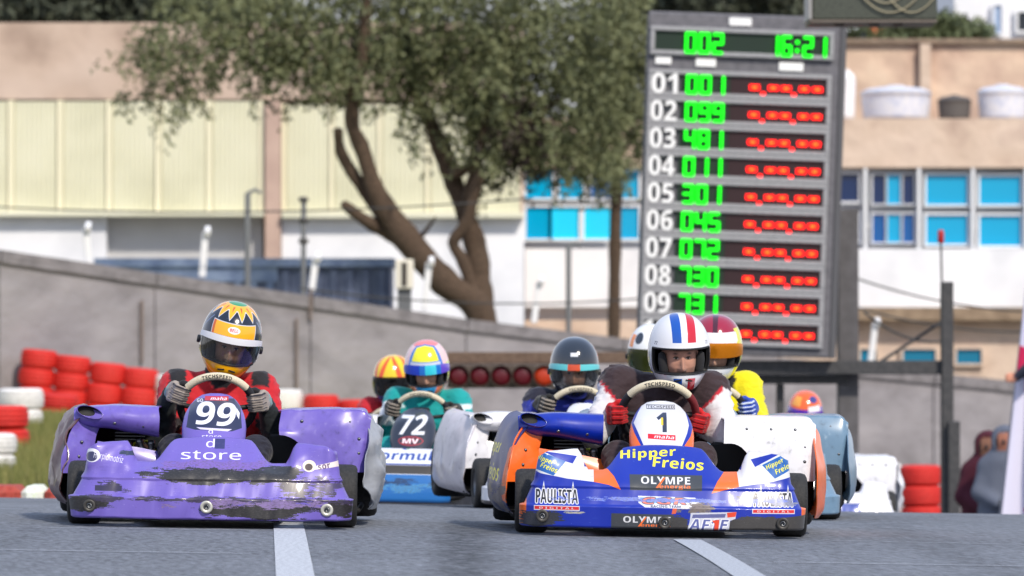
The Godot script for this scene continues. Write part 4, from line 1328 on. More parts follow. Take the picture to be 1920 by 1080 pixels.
func steering(t: Node3D, c: Dictionary) -> void:
	var R := 0.155
	var ctr := V(0, 0.485, -0.42)
	var up := V(0, cos(0.62), sin(0.62))
	var fw := V(0, -sin(0.62), cos(0.62))
	var o := Node3D.new()
	o.name = "steering_wheel"
	t.add_child(o, true)
	var arc := func(a0: float, a1: float, r: float) -> ArrayMesh:
		var pts := []
		for k in 25:
			var a := deg_to_rad(lerpf(a0, a1, k / 24.0))
			pts.append(ctr + Vector3.RIGHT * R * cos(a) + up * R * sin(a))
		var st := tool()
		tube(st, pts, r, 14)
		return fin(st)
	var pale := mottled([rgb(176, 164, 140), rgb(206, 196, 172), rgb(216, 208, 188)], 0.04, 6.0, 0.85)
	var dk := mt(c.get("grip", rgb(28, 28, 34)), 0.7)
	part(o, "rim_top", arc.call(38.0, 142.0, 0.0165), pale)
	part(o, "grip", arc.call(-40.0, 38.0, 0.0168), mt(c.get("grip_r", rgb(30, 30, 36)), 0.7))
	part(o, "grip", arc.call(142.0, 220.0, 0.0168), dk)
	part(o, "rim_bottom", arc.call(220.0, 320.0, 0.0165), dk)
	var lt := tool()
	lt.set_smooth_group(-1)
	for p in word("TECHSPEED"):
		var a := PI / 2 - p.x * 0.78
		var b := 0.62 + p.y * 0.95
		var out := Vector3.RIGHT * cos(a) + up * sin(a)
		lt.add_vertex(ctr + out * R + (out * sin(b) + fw * cos(b)) * 0.0174)
	part(o, "lettering", fin(lt), mt(rgb(34, 36, 46), 0.8))
	var bl := mt(rgb(22, 22, 24), 0.6)
	for a in [0.0, PI]:
		bar(o, "spoke", [ctr + fw * 0.03, ctr + Vector3.RIGHT * R * cos(a) * 0.96], 0.011, bl)
	part(o, "hub", box_mesh(V(0.1, 0.075, 0.03), 0.008), bl, Transform3D(Basis(Vector3.RIGHT, 0.62), ctr + fw * 0.03 + up * 0.035))
	bar(t, "steering_column", [ctr + fw * 0.03, V(0, 0.1, 0.16)], 0.011, bl)

# ---------- liveries ----------
func livery_99() -> Dictionary:
	var pur := rgb(108, 92, 180)
	var X := func(px: float) -> float: return (px - 392.0) / 463.0
	var Y := func(py: float) -> float: return (990.0 - py) / 463.0
	var cv := Cv.new(-0.6, 0.6, 0.0, 0.42, 1024, 360, pur)
	var navy := rgb(44, 44, 100)
	cv.rect(X.call(396), Y.call(840), X.call(415), Y.call(822), navy)
	var blk := rgb(36, 34, 36)
	cv.scrape(0.03, 0.216, 0.29, 0.036, blk, 3, 0.28)
	cv.scrape(0.27, 0.231, 0.1, 0.03, blk, 4, 0.35)
	cv.scrape(0.2, 0.078, 0.22, 0.034, blk, 5, 0.32)
	cv.scrape(0.35, 0.166, 0.1, 0.024, rgb(52, 44, 60), 6, 0.9)
	cv.scrape(-0.5, 0.101, 0.1, 0.034, blk, 7, 0.3)
	cv.scrape(0.52, 0.091, 0.07, 0.034, blk, 8, 0.3)
	cv.scrape(-0.4, 0.171, 0.05, 0.022, rgb(46, 40, 66), 9, 0.7)
	cv.scrape(0.08, 0.121, 0.5, 0.01, rgb(58, 50, 80), 10, 1.0)
	cv.scrape(0.22, 0.106, 0.26, 0.014, rgb(128, 108, 160), 12, 1.0)
	cv.scrape(0.02, 0.261, 0.2, 0.02, rgb(116, 92, 172), 13, 0.7)
	cv.scrape(-0.28, 0.301, 0.06, 0.012, rgb(40, 50, 80), 14, 1.1)
	cv.scrape(0.47, 0.186, 0.07, 0.025, rgb(60, 50, 92), 15, 1.2)
	cv.rect(-0.47, 0.15, -0.36, 0.172, rgb(48, 42, 70))
	var w := rgb(226, 226, 236)
	cv.text(word("store", "r"), X.call(390), Y.call(852), 0.245, 0.034, w)
	cv.text(word("d", "r"), X.call(388), Y.call(830), 0.034, 0.034, w)
	# torn sponsor stickers on the corners
	cv.oval(X.call(167), Y.call(855), 0.034, 0.028, w)
	cv.oval(X.call(166), Y.call(857), 0.024, 0.02, rgb(54, 56, 96))
	cv.text(word("Horpiomotriz", "r"), X.call(198), Y.call(860), 0.12, 0.034, w, -0.17)
	cv.oval(X.call(576), Y.call(869), 0.027, 0.024, rgb(230, 218, 196))
	cv.oval(X.call(575), Y.call(871), 0.016, 0.014, rgb(66, 50, 50))
	cv.poly([[X.call(583), Y.call(876)], [X.call(590), Y.call(868)], [X.call(636), Y.call(857)], [X.call(640), Y.call(868)], [X.call(600), Y.call(874)]], rgb(226, 214, 210))
	cv.text(word("sor"), X.call(604), Y.call(870), 0.05, 0.02, rgb(90, 70, 110), 0.2)
	cv.wear(40, 900, rgb(224, 216, 240), rgb(40, 34, 54))
	var cn := Cv.new(-0.15, 0.15, 0.27, 0.57, 420, 420, pur)
	var U := func(px: float) -> float: return (px - 405.0) / 458.0
	var T := func(py: float) -> float: return (985.5 - py) / 458.0
	cn.poly([[U.call(353), T.call(800)], [U.call(358), T.call(760)], [U.call(372), T.call(746)], [U.call(440), T.call(746)], [U.call(454), T.call(762)], [U.call(458), T.call(800)], [U.call(440), T.call(806)], [U.call(370), T.call(804)]], rgb(34, 40, 74))
	cn.poly([[U.call(446), T.call(762)], [U.call(453), T.call(772)], [U.call(452), T.call(784)], [U.call(447), T.call(775)]], w)
	cn.text(word("99"), U.call(408), T.call(774), 0.163, 0.094, w, -0.05, 0.12)
	cn.poly([[U.call(372), T.call(799)], [U.call(440), T.call(802)], [U.call(432), T.call(806)], [U.call(380), T.call(803)]], rgb(206, 200, 230))
	cn.rect(U.call(385), T.call(750), U.call(430), T.call(742), rgb(190, 20, 42))
	cn.text(word("maha"), U.call(412), T.call(746), 0.066, 0.013, w, 0.0, 0.3)
	cn.text(word("GO"), U.call(376), T.call(750), 0.026, 0.014, w)
	cn.text(word("d", "r"), U.call(400), T.call(806), 0.018, 0.02, w)
	cn.text(word("store", "r"), U.call(402), T.call(816), 0.08, 0.014, w)
	cn.wear(41, 160, w, rgb(40, 34, 54))
	return {"fairing": painted(cv.done()), "cone": painted(cn.done()), "body": worn(pur, 1)}
func worn(c: Color, seed_: int, rough := 0.32) -> StandardMaterial3D:
	var m := mottled([c.darkened(0.35), c.darkened(0.06), c, c, c.lightened(0.06), c.lightened(0.3)], 0.02, 1.6, rough, 0.0, 90 + seed_, 5)
	m.uv1_world_triplanar = false
	m.clearcoat_enabled = true
	m.clearcoat = 0.35
	m.clearcoat_roughness = 0.12
	return m
func livery_1() -> Dictionary:
	var blue := rgb(4, 38, 158)
	var X := func(px: float) -> float: return (px - 1243.0) / 468.0
	var Y := func(py: float) -> float: return (1008.0 - py) / 468.0
	var cv := Cv.new(-0.6, 0.6, 0.0, 0.42, 1024, 360, blue)
	var pg := func(pts: Array, c: Color) -> void:
		cv.poly(pts.map(func(p): return [X.call(p[0]), Y.call(p[1])]), c)
	var white := rgb(214, 214, 220)
	var orange := rgb(236, 104, 32)
	var yellow := rgb(240, 226, 60)
	var dk := rgb(58, 62, 68)
	var w := word("Hipper")
	# left corner
	pg.call([[970, 850], [985, 830], [1012, 830], [1085, 830], [1094, 850], [1094, 876], [1112, 880], [1112, 904], [1062, 899], [1012, 890], [990, 880], [978, 862]], white)
	pg.call([[1014, 848], [1080, 857], [1072, 871], [1050, 865]], blue)
	pg.call([[1112, 880], [1138, 880], [1150, 893], [1163, 918], [1140, 909], [1112, 904]], orange)
	pg.call([[940, 866], [984, 862], [987, 905], [985, 985], [940, 985]], orange)
	pg.call([[1012, 850], [1059, 867], [1036, 894], [989, 877]], rgb(18, 92, 170))
	cv.text(w, X.call(1020), Y.call(865), 0.07, 0.026, yellow, -0.36, 0.15)
	cv.text(word("Freios"), X.call(1028), Y.call(879), 0.07, 0.022, yellow, -0.36, 0.15)
	# right corner
	pg.call([[1333, 922], [1344, 900], [1360, 880], [1382, 876], [1385, 909], [1356, 916]], orange)
	pg.call([[1382, 876], [1390, 878], [1395, 850], [1402, 830], [1500, 830], [1515, 846], [1510, 868], [1490, 888], [1450, 899], [1385, 909]], white)
	pg.call([[1408, 858], [1478, 838], [1416, 872]], blue)
	pg.call([[1429, 868], [1472, 846], [1500, 867], [1453, 893]], rgb(18, 92, 170))
	cv.text(w, X.call(1453), Y.call(866), 0.075, 0.024, yellow, 0.45, 0.15)
	cv.text(word("Freios"), X.call(1470), Y.call(873), 0.075, 0.022, yellow, 0.45, 0.15)
	pg.call([[1509, 852], [1560, 856], [1560, 985], [1504, 985], [1504, 922]], orange)
	# centre lettering and plates
	cv.text(w, X.call(1215), Y.call(852), 0.225, 0.045, yellow, 0.07, 0.1)
	cv.text(word("Freios"), X.call(1272), Y.call(868), 0.205, 0.042, yellow, -0.06, 0.1)
	pg.call([[1179, 889], [1316, 889], [1315, 918], [1180, 918]], dk)
	cv.text(word("OLYMPE"), X.call(1247), Y.call(899), 0.198, 0.029, white)
	pg.call([[1228, 913], [1243, 894], [1247, 894], [1233, 913]], orange)
	cv.text(word("energia"), X.call(1264), Y.call(911), 0.125, 0.02, orange)
	pg.call([[1195, 928], [1302, 930], [1318, 944], [1340, 950], [1300, 951], [1208, 949], [1196, 941]], rgb(214, 214, 224))
	pg.call([[1198, 931], [1290, 932], [1280, 941], [1204, 941]], rgb(96, 150, 210))
	cv.outlined(word("CGR"), X.call(1245), Y.call(937), 0.18, 0.026, rgb(212, 110, 90), rgb(40, 50, 90), 0.003, 0.0, 0.25)
	cv.text(word("RACING TEAM"), X.call(1247), Y.call(947), 0.12, 0.009, rgb(30, 40, 70))
	cv.scrape(0.14, 0.128, 0.06, 0.02, rgb(120, 108, 104), 21, 0.9)
	# scraped lower edge
	var bk := rgb(58, 56, 56)
	pg.call([[1378, 972], [1400, 968], [1450, 967], [1515, 960], [1560, 960], [1560, 1004], [1280, 1004], [1270, 985]], bk)
	cv.scrape(0.4, 0.055, 0.2, 0.035, bk, 22, 0.3)
	pg.call([[1145, 961], [1262, 962], [1268, 992], [1145, 989]], dk)
	cv.text(word("OLYMPE"), X.call(1212), Y.call(972), 0.19, 0.026, white)
	pg.call([[1195, 985], [1209, 967], [1212, 967], [1199, 985]], orange)
	cv.text(word("energia"), X.call(1228), Y.call(983), 0.12, 0.017, orange)
	cv.scrape(0.06, 0.065, 0.03, 0.04, bk, 23, 0.4)
	pg.call([[1294, 958], [1380, 955], [1378, 968], [1368, 972], [1366, 992], [1286, 996], [1292, 975]], rgb(200, 202, 216))
	pg.call([[1298, 961], [1360, 959], [1358, 966], [1296, 968]], rgb(96, 100, 150))
	cv.outlined(word("AF1E"), X.call(1328), Y.call(980), 0.15, 0.045, rgb(92, 100, 160), rgb(236, 236, 240), 0.004, 0.0, 0.25)
	pg.call([[1334, 972], [1348, 970], [1346, 992], [1338, 993], [1339, 978]], rgb(222, 70, 40))
	pg.call([[1362, 957], [1380, 955], [1378, 964], [1363, 966]], rgb(222, 70, 40))
	pg.call([[1260, 950], [1268, 950], [1266, 960], [1258, 961]], rgb(214, 90, 60))
	cv.scrape(-0.5, 0.075, 0.09, 0.028, rgb(40, 42, 54), 24, 0.4)
	cv.scrape(-0.36, 0.1, 0.05, 0.006, rgb(170, 166, 160), 25, 0.6)
	# PAULISTA on both corners
	for q in [[1043.0, 1.0], [1450.0, 0.94]]:
		var x: float = q[0]
		var s: float = q[1]
		for k in [-25.0, 30.0]:
			pg.call([[x + (k - 5) * s, 935], [x + k * s, 903], [x + (k + 5) * s, 935]], white)
			pg.call([[x + (k - 2.4) * s, 935], [x + k * s, 911], [x + (k + 2.4) * s, 935]], rgb(24, 24, 28))
		cv.outlined(word("PAULISTA"), X.call(x), Y.call(932), 0.168 * s, 0.056, rgb(24, 24, 28), white, 0.0042)
		pg.call([[x - 43 * s, 949], [x + 43 * s, 949], [x + 43 * s, 958], [x - 43 * s, 958]], white)
		pg.call([[x - 41.5 * s, 950.5], [x + 41.5 * s, 950.5], [x + 41.5 * s, 956.5], [x - 41.5 * s, 956.5]], rgb(206, 34, 40))
		cv.text(word("D I G I T A L"), X.call(x), Y.call(953.5), 0.14 * s, 0.008, white)
	cv.scrape(0.46, 0.155, 0.06, 0.014, rgb(128, 132, 160), 26, 1.1)
	cv.scrape(0.33, 0.165, 0.05, 0.012, rgb(44, 46, 70), 27, 0.9)
	cv.scrape(0.1, 0.155, 0.45, 0.006, rgb(104, 120, 200), 28, 1.4)
	cv.wear(42, 500, rgb(230, 230, 240), rgb(20, 24, 60))
	var cn := Cv.new(-0.15, 0.15, 0.27, 0.57, 420, 420, orange)
	var U := func(px: float) -> float: return (px - 1252.0) / 460.0
	var T := func(py: float) -> float: return (1006.0 - py) / 460.0
	var pc := func(pts: Array, c: Color) -> void:
		cn.poly(pts.map(func(p): return [U.call(p[0]), T.call(p[1])]), c)
	pc.call([[1213, 840], [1200, 815], [1194, 795], [1200, 776], [1213, 752], [1292, 752], [1303, 772], [1312, 800], [1306, 820], [1292, 840]], blue)
	pc.call([[1218, 840], [1206, 812], [1199, 797], [1208, 778], [1224, 752], [1282, 752], [1298, 776], [1303, 800], [1299, 815], [1288, 840]], white)
	cn.text(word("1"), U.call(1251), T.call(795), 0.042, 0.078, rgb(36, 46, 72))
	pc.call([[1250, 786], [1254, 786], [1254, 800], [1250, 800]], rgb(226, 190, 40))
	pc.call([[1225, 816], [1277, 818], [1277, 828], [1225, 825]], rgb(206, 26, 44))
	cn.text(word("maha"), U.call(1256), T.call(821.5), 0.08, 0.014, white, -0.05, 0.3)
	pc.call([[1224, 763], [1278, 763], [1278, 771], [1224, 771]], rgb(20, 20, 24))
	pc.call([[1225, 764], [1277, 764], [1277, 770], [1225, 770]], white)
	cn.text(word("TECHSPEED"), U.call(1251), T.call(767), 0.108, 0.01, rgb(30, 30, 40))
	cn.wear(43, 60, white, rgb(80, 80, 90))
	var wl := Cv.new(-1.1, 0.0, 0.0, 0.5, 512, 256, rgb(22, 34, 100))
	# seen in kart axes with the front edge at the left of the picture
	wl.poly([[-1.1, 0.5], [-0.98, 0.5], [-1.02, 0.0], [-1.1, 0.0]], rgb(200, 70, 36))
	wl.poly([[-0.2, 0.34], [0.0, 0.4], [0.0, 0.1], [-0.22, 0.12]], orange)
	wl.text(word("Hipper"), -0.6, 0.33, 0.36, 0.075, yellow)
	wl.text(word("Freios"), -0.52, 0.23, 0.36, 0.075, yellow)
	wl.scrape(-0.6, 0.12, 0.5, 0.05, rgb(110, 100, 104), 29, 1.0)
	wl.wear(45, 300, rgb(220, 220, 230), rgb(20, 24, 40))
	return {"wall": painted(wl.done(), 0.45, 0.15), "fairing": painted(cv.done()), "cone": painted(cn.done()), "body": worn(blue, 2), "white": worn(rgb(226, 226, 232), 3), "orange": worn(orange, 4)}
func livery_72() -> Dictionary:
	var cv := Cv.new(-0.6, 0.6, 0.0, 0.42, 1024, 360, rgb(226, 228, 234))
	cv.rect(-0.6, 0.0, 0.6, 0.193, rgb(30, 106, 180))
	cv.rect(-0.6, 0.196, 0.6, 0.243, rgb(58, 54, 52))
	cv.rect(-0.6, 0.245, 0.6, 0.252, rgb(40, 60, 140))
	cv.scrape(0.0, 0.12, 0.24, 0.02, rgb(70, 140, 196), 31, 1.2)
	cv.scrape(-0.05, 0.15, 0.2, 0.014, rgb(24, 62, 110), 32, 1.2)
	cv.scrape(-0.2, 0.06, 0.05, 0.02, rgb(130, 84, 70), 33, 0.6)
	cv.text(word("Formula"), 0.0, 0.292, 0.40, 0.045, rgb(26, 62, 150))
	cv.poly([[-0.07, 0.335], [-0.02, 0.318], [0.0, 0.335]], rgb(30, 70, 160))
	cv.poly([[0.0, 0.335], [-0.015, 0.318], [0.04, 0.338]], rgb(60, 150, 70))
	cv.wear(44, 300, rgb(240, 240, 244), rgb(40, 40, 44))
	var cn := Cv.new(-0.15, 0.15, 0.27, 0.57, 256, 256, rgb(36, 42, 58))
	cn.text(word("72"), 0.0, 0.452, 0.155, 0.105, rgb(222, 224, 230), 0.0, 0.12)
	cn.oval(0.0, 0.365, 0.072, 0.026, rgb(170, 40, 50))
	cn.oval(0.0, 0.365, 0.066, 0.021, rgb(46, 46, 60))
	cn.outlined(word("MV"), 0.0, 0.365, 0.09, 0.026, rgb(228, 228, 234), rgb(170, 40, 50), 0.003)
	return {"fairing": painted(cv.done()), "cone": painted(cn.done())}
func livery_white() -> Dictionary:
	var cv := Cv.new(-0.6, 0.6, 0.0, 0.42, 512, 180, rgb(222, 222, 228))
	cv.scrape(-0.45, 0.1, 0.15, 0.06, rgb(90, 78, 84), 35, 0.9)
	cv.rect(-0.6, 0.0, 0.6, 0.06, rgb(60, 56, 60))
	cv.oval(-0.42, 0.29, 0.045, 0.03, rgb(220, 170, 40))
	cv.oval(-0.42, 0.29, 0.034, 0.021, rgb(200, 50, 40))
	cv.rect(-0.3, 0.14, 0.3, 0.2, rgb(40, 70, 160))
	var cn := Cv.new(-0.15, 0.15, 0.27, 0.57, 128, 128, rgb(216, 216, 222))
	# pod top: white with a blue and red flash
	var pt := Cv.new(0.0, 1.0, 0.0, 1.0, 256, 128, rgb(226, 226, 232))
	return {"fairing": painted(cv.done()), "cone": painted(cn.done())}

# ---------- people ----------
# a distance field on a grid: tapered capsules joined smoothly, meshed as surface nets
class Sdf:
	var lo: Vector3
	var h: float
	var nx: int
	var ny: int
	var nz: int
	var f := PackedFloat32Array()
	var g := PackedFloat32Array()
	var id := PackedInt32Array()
	func _init(a: Vector3, b: Vector3, cell: float) -> void:
		lo = a
		h = cell
		nx = int(ceil((b.x - a.x) / h)) + 1
		ny = int(ceil((b.y - a.y) / h)) + 1
		nz = int(ceil((b.z - a.z) / h)) + 1
		f.resize(nx * ny * nz)
		f.fill(1.0)
		g.resize(nx * ny * nz)
		g.fill(1.0)
		id.resize(nx * ny * nz)
	func cap(a: Vector3, b: Vector3, ra: float, rb: float, bone: int, k: float) -> void:
		var e := Vector3.ONE * (maxf(ra, rb) + k + 2.5 * h)
		var p0 := ((a.min(b) - e - lo) / h).floor()
		var p1 := ((a.max(b) + e - lo) / h).ceil()
		var ab := b - a
		var l2 := maxf(ab.length_squared(), 1e-9)
		for z in range(maxi(0, int(p0.z)), mini(nz, int(p1.z) + 1)):
			for y in range(maxi(0, int(p0.y)), mini(ny, int(p1.y) + 1)):
				var row := (z * ny + y) * nx
				for x in range(maxi(0, int(p0.x)), mini(nx, int(p1.x) + 1)):
					var q := lo + Vector3(x, y, z) * h - a
					var t := clampf(q.dot(ab) / l2, 0.0, 1.0)
					var d := (q - ab * t).length() - lerpf(ra, rb, t)
					var i := row + x
					if d < g[i]:
						g[i] = d
						id[i] = bone
					var o := f[i]
					var m := maxf(k - absf(o - d), 0.0) / k
					f[i] = minf(o, d) - m * m * k * 0.25
	# [points, bone of each point, triangles]
	func surf() -> Array:
		var v := PackedVector3Array()
		var bone := PackedInt32Array()
		var tri := PackedInt32Array()
		var at := PackedInt32Array()
		at.resize(nx * ny * nz)
		at.fill(-1)
		var off := [0, 1, nx, nx + 1, nx * ny, nx * ny + 1, nx * ny + nx, nx * ny + nx + 1]
		var ed := [[0, 1], [2, 3], [4, 5], [6, 7], [0, 2], [1, 3], [4, 6], [5, 7], [0, 4], [1, 5], [2, 6], [3, 7]]
		var lim := 2.5 * h
		for z in nz - 1:
			for y in ny - 1:
				for x in nx - 1:
					var i := (z * ny + y) * nx + x
					if absf(f[i]) > lim: continue
					var neg := 0
					for k in 8:
						if f[i + off[k]] < 0.0: neg += 1
					if neg == 0 or neg == 8: continue
					var s := Vector3.ZERO
					var c := 0
					for e in ed:
						var a := f[i + off[e[0]]]
						var b := f[i + off[e[1]]]
						if (a < 0.0) == (b < 0.0): continue
						var t := a / (a - b)
						var pa := Vector3(e[0] & 1, (e[0] >> 1) & 1, e[0] >> 2)
						var pb := Vector3(e[1] & 1, (e[1] >> 1) & 1, e[1] >> 2)
						s += pa.lerp(pb, t)
						c += 1
					at[i] = v.size()
					v.append(lo + (Vector3(x, y, z) + s / c) * h)
					bone.append(id[i])
		for z in range(1, nz - 1):
			for y in range(1, ny - 1):
				for x in range(1, nx - 1):
					var i := (z * ny + y) * nx + x
					if at[i] < 0: continue
					var ins := f[i] < 0.0
					for q in [[1, nx, nx * ny], [nx, nx * ny, 1], [nx * ny, 1, nx]]:
						if (f[i + q[0]] < 0.0) == ins: continue
						var a := at[i]
						var b := at[i - q[1]]
						var c := at[i - q[1] - q[2]]
						var d := at[i - q[2]]
						if b < 0 or c < 0 or d < 0: continue
						if ins: tri.append_array([a, c, b, a, d, c])
						else: tri.append_array([a, b, c, a, c, d])
		return [v, bone, tri]
func emit(st: SurfaceTool, s: Array, colf: Callable, tr := Transform3D(), flip := false) -> void:
	st.set_smooth_group(1)
	var v: PackedVector3Array = s[0]
	var cs := PackedColorArray()
	for i in v.size(): cs.append(colf.call(s[1][i], v[i]))
	var t: PackedInt32Array = s[2]
	for i in range(0, t.size(), 3):
		for k in ([0, 2, 1] if flip else [0, 1, 2]):
			st.set_color(cs[t[i + k]])
			st.add_vertex(tr * v[t[i + k]])
# a left-of-picture hand closed round a rim that runs along y through the origin; fingers wrap over +z
func grip_hand() -> Array:
	if shared.has("hand"): return shared.hand
	var s := Sdf.new(Vector3(-0.1, -0.075, -0.15), Vector3(0.055, 0.075, 0.065), 0.0042)
	for i in 4:
		var y: float = [0.032, 0.011, -0.010, -0.030][i]
		var L: float = [0.95, 1.05, 1.0, 0.85][i]
		var k := Vector3(-0.046, y, -0.004)
		var a := Vector3(-0.034, y * 0.98, 0.034 * L)
		var b := Vector3(0.000, y * 0.96, 0.038 * L)
		var c := Vector3(0.020, y * 0.95, 0.012)
		s.cap(k, a, 0.0122, 0.0112, 1 + i, 0.004)
		s.cap(a, b, 0.0112, 0.0102, 1 + i, 0.004)
		s.cap(b, c, 0.0102, 0.0092, 1 + i, 0.004)
		s.cap(k, Vector3(-0.046, y * 0.6 - 0.005, -0.07), 0.014, 0.02, 0, 0.014)
	s.cap(Vector3(-0.038, 0.02, -0.045), Vector3(-0.012, 0.044, -0.034), 0.016, 0.013, 5, 0.012)
	s.cap(Vector3(-0.012, 0.044, -0.034), Vector3(0.018, 0.05, -0.02), 0.0125, 0.011, 5, 0.006)
	s.cap(Vector3(-0.046, -0.006, -0.06), Vector3(-0.046, -0.04, -0.115), 0.027, 0.033, 6, 0.014)
	shared["hand"] = s.surf()
	return shared.hand
# the body without hands and head
func body_surf(key: String, p: Dictionary) -> Array:
	if shared.has(key): return shared[key]
	var s := Sdf.new(Vector3(-0.46, -0.02, -1.02), Vector3(0.46, 0.80, 0.36), 0.0125)
	var k := 0.045
	var ch: Vector3 = p.chest
	s.cap(V(-0.07, 0.17, -0.70), V(0.07, 0.17, -0.70), 0.125, 0.125, 0, k)
	s.cap(V(-0.05, 0.20, -0.70), ch + V(-0.06, -0.12, -0.01), 0.12, 0.125, 0, k)
	s.cap(V(0.05, 0.20, -0.70), ch + V(0.06, -0.12, -0.01), 0.12, 0.125, 0, k)
	s.cap(ch + V(-0.07, -0.02, 0.0), ch + V(0.07, -0.02, 0.0), 0.122, 0.122, 0, k)
	s.cap(ch + V(0, 0.05, -0.01), p.neck, 0.075, 0.058, 7, k)
	for e in [-1.0, 1.0]:
		var sh: Vector3 = p.shoulder_l if e < 0 else p.shoulder_r
		var el: Vector3 = p.elbow_l if e < 0 else p.elbow_r
		var wr: Vector3 = p.wrist_l if e < 0 else p.wrist_r
		var b := 1 if e < 0 else 3
		s.cap(ch + V(0.06 * e, 0.06, -0.01), sh, 0.088, 0.076, 8, k)
		s.cap(sh, el, 0.066, 0.056, b, k)
		s.cap(el, wr, 0.058, 0.038, b + 1, 0.025)
		s.cap(V(0.09 * e, 0.15, -0.68), V(0.17 * e, p.knee, -0.25), 0.095, 0.068, 5, 0.03)
		s.cap(V(0.17 * e, p.knee, -0.25), V(0.13 * e, 0.12, 0.12), 0.066, 0.045, 5, 0.02)
		s.cap(V(0.13 * e, 0.09, 0.12), V(0.13 * e, 0.15, 0.22), 0.042, 0.034, 6, 0.02)
	var out := s.surf()
	# folds of cloth: ridges across the limbs, strongest at the bends
	var no := FastNoiseLite.new()
	no.seed = 17
	no.frequency = 9.0
	no.fractal_octaves = 3
	var v: PackedVector3Array = out[0]
	for i in v.size():
		var q := v[i]
		var w := absf(no.get_noise_3d(q.x * 1.0, q.y * 2.4, q.z * 1.4)) - 0.2
		v[i] = q + (q - V(q.x * 0.6, q.y - 0.02, -0.6)).normalized() * w * 0.024
	out[0] = v
	shared[key] = out
	return out
# head inside the helmet: brow, sockets, nose, cheeks; colours on the points
func head_surf(skin: Color) -> Array:
	var v := PackedVector3Array()
	var c := PackedColorArray()
	var tri := PackedInt32Array()
	var nl := 110
	var nt := 100
	for j in nt + 1:
		var la := lerpf(-88.0, 88.0, float(j) / nt)
		for i in nl + 1:
			var lo := lerpf(-110.0, 110.0, float(i) / nl)
			var cl := cos(deg_to_rad(la))
			var p := V(0.077 * sin(deg_to_rad(lo)) * cl, 0.115 * sin(deg_to_rad(la)), 0.098 * cos(deg_to_rad(lo)) * cl)
			var n := p.normalized()
			var gs := func(x: float, y: float, wx: float, wy: float) -> float: return exp(-pow((lo - x) / wx, 2.0) - pow((la - y) / wy, 2.0))
			var d: float = 0.025 * gs.call(0, -14, 7.0, 9.0) + 0.010 * gs.call(0, -3, 5.0, 10.0) + 0.010 * (gs.call(-20, 15, 15, 5) + gs.call(20, 15, 15, 5))
			d += 0.006 * (gs.call(-9, -17, 5, 4) + gs.call(9, -17, 5, 4))
			d -= 0.016 * (gs.call(-21, 4, 11, 6) + gs.call(21, 4, 11, 6))
			d += 0.006 * (gs.call(-21, 3, 8, 4) + gs.call(21, 3, 8, 4))
			d += 0.004 * (gs.call(-34, -12, 14, 9) + gs.call(34, -12, 14, 9))
			d += 0.005 * gs.call(0, -32, 16, 4) - 0.004 * gs.call(0, -27, 14, 2)
			v.append(p + n * d)
			var col := skin
			var b := maxf(gs.call(-21, 13, 11, 2.6), gs.call(21, 13, 11, 2.6))
			col = col.lerp(Color(0.03, 0.02, 0.016), clampf(b * 1.5 - 0.45, 0, 0.9))
			for e in [-21.0, 21.0]:
				var u := Vector2((lo - e) / 7.6, (la - 4.0) / 2.3)
				if u.length() < 1.0: col = Color(0.42, 0.38, 0.36)
				if u.length() < 1.5 and u.y > 0.5: col = Color(0.03, 0.02, 0.018)
				if Vector2((lo - e) / 3.2, (la - 4.0) / 3.2).length() < 1.0 and u.length() < 1.1: col = Color(0.03, 0.02, 0.014)
			col = col.lerp(Color(0.35, 0.12, 0.1), gs.call(0, -31, 14, 3.2) * 0.6)
			c.append(col)
	for j in nt:
		for i in nl:
			var a := j * (nl + 1) + i
			tri.append_array([a, a + nl + 1, a + nl + 2, a, a + nl + 2, a + 1])
	return [v, c, tri]
func hp(lon: float, lat: float, k := 1.0) -> Vector3:
	var lo := deg_to_rad(lon)
	var la := deg_to_rad(lat)
	var cl := pow(maxf(cos(la), 0.0), 0.86)
	var sl := signf(sin(la)) * pow(absf(sin(la)), 0.92)
	var fr := maxf(cos(lo), 0.0)
	var low := sm(-8.0, -42.0, lat)
	var x := 0.131 * sin(lo) * cl * (1.0 - 0.10 * low)
	var z := 0.152 * cos(lo) * cl * (1.0 + 0.10 * low * fr) + 0.012 * low * fr - 0.01
	if cos(lo) < 0.0: z *= 1.0 - 0.1 * low
	return V(x, 0.169 * sl, z) * k
const AP_LON := 66.0
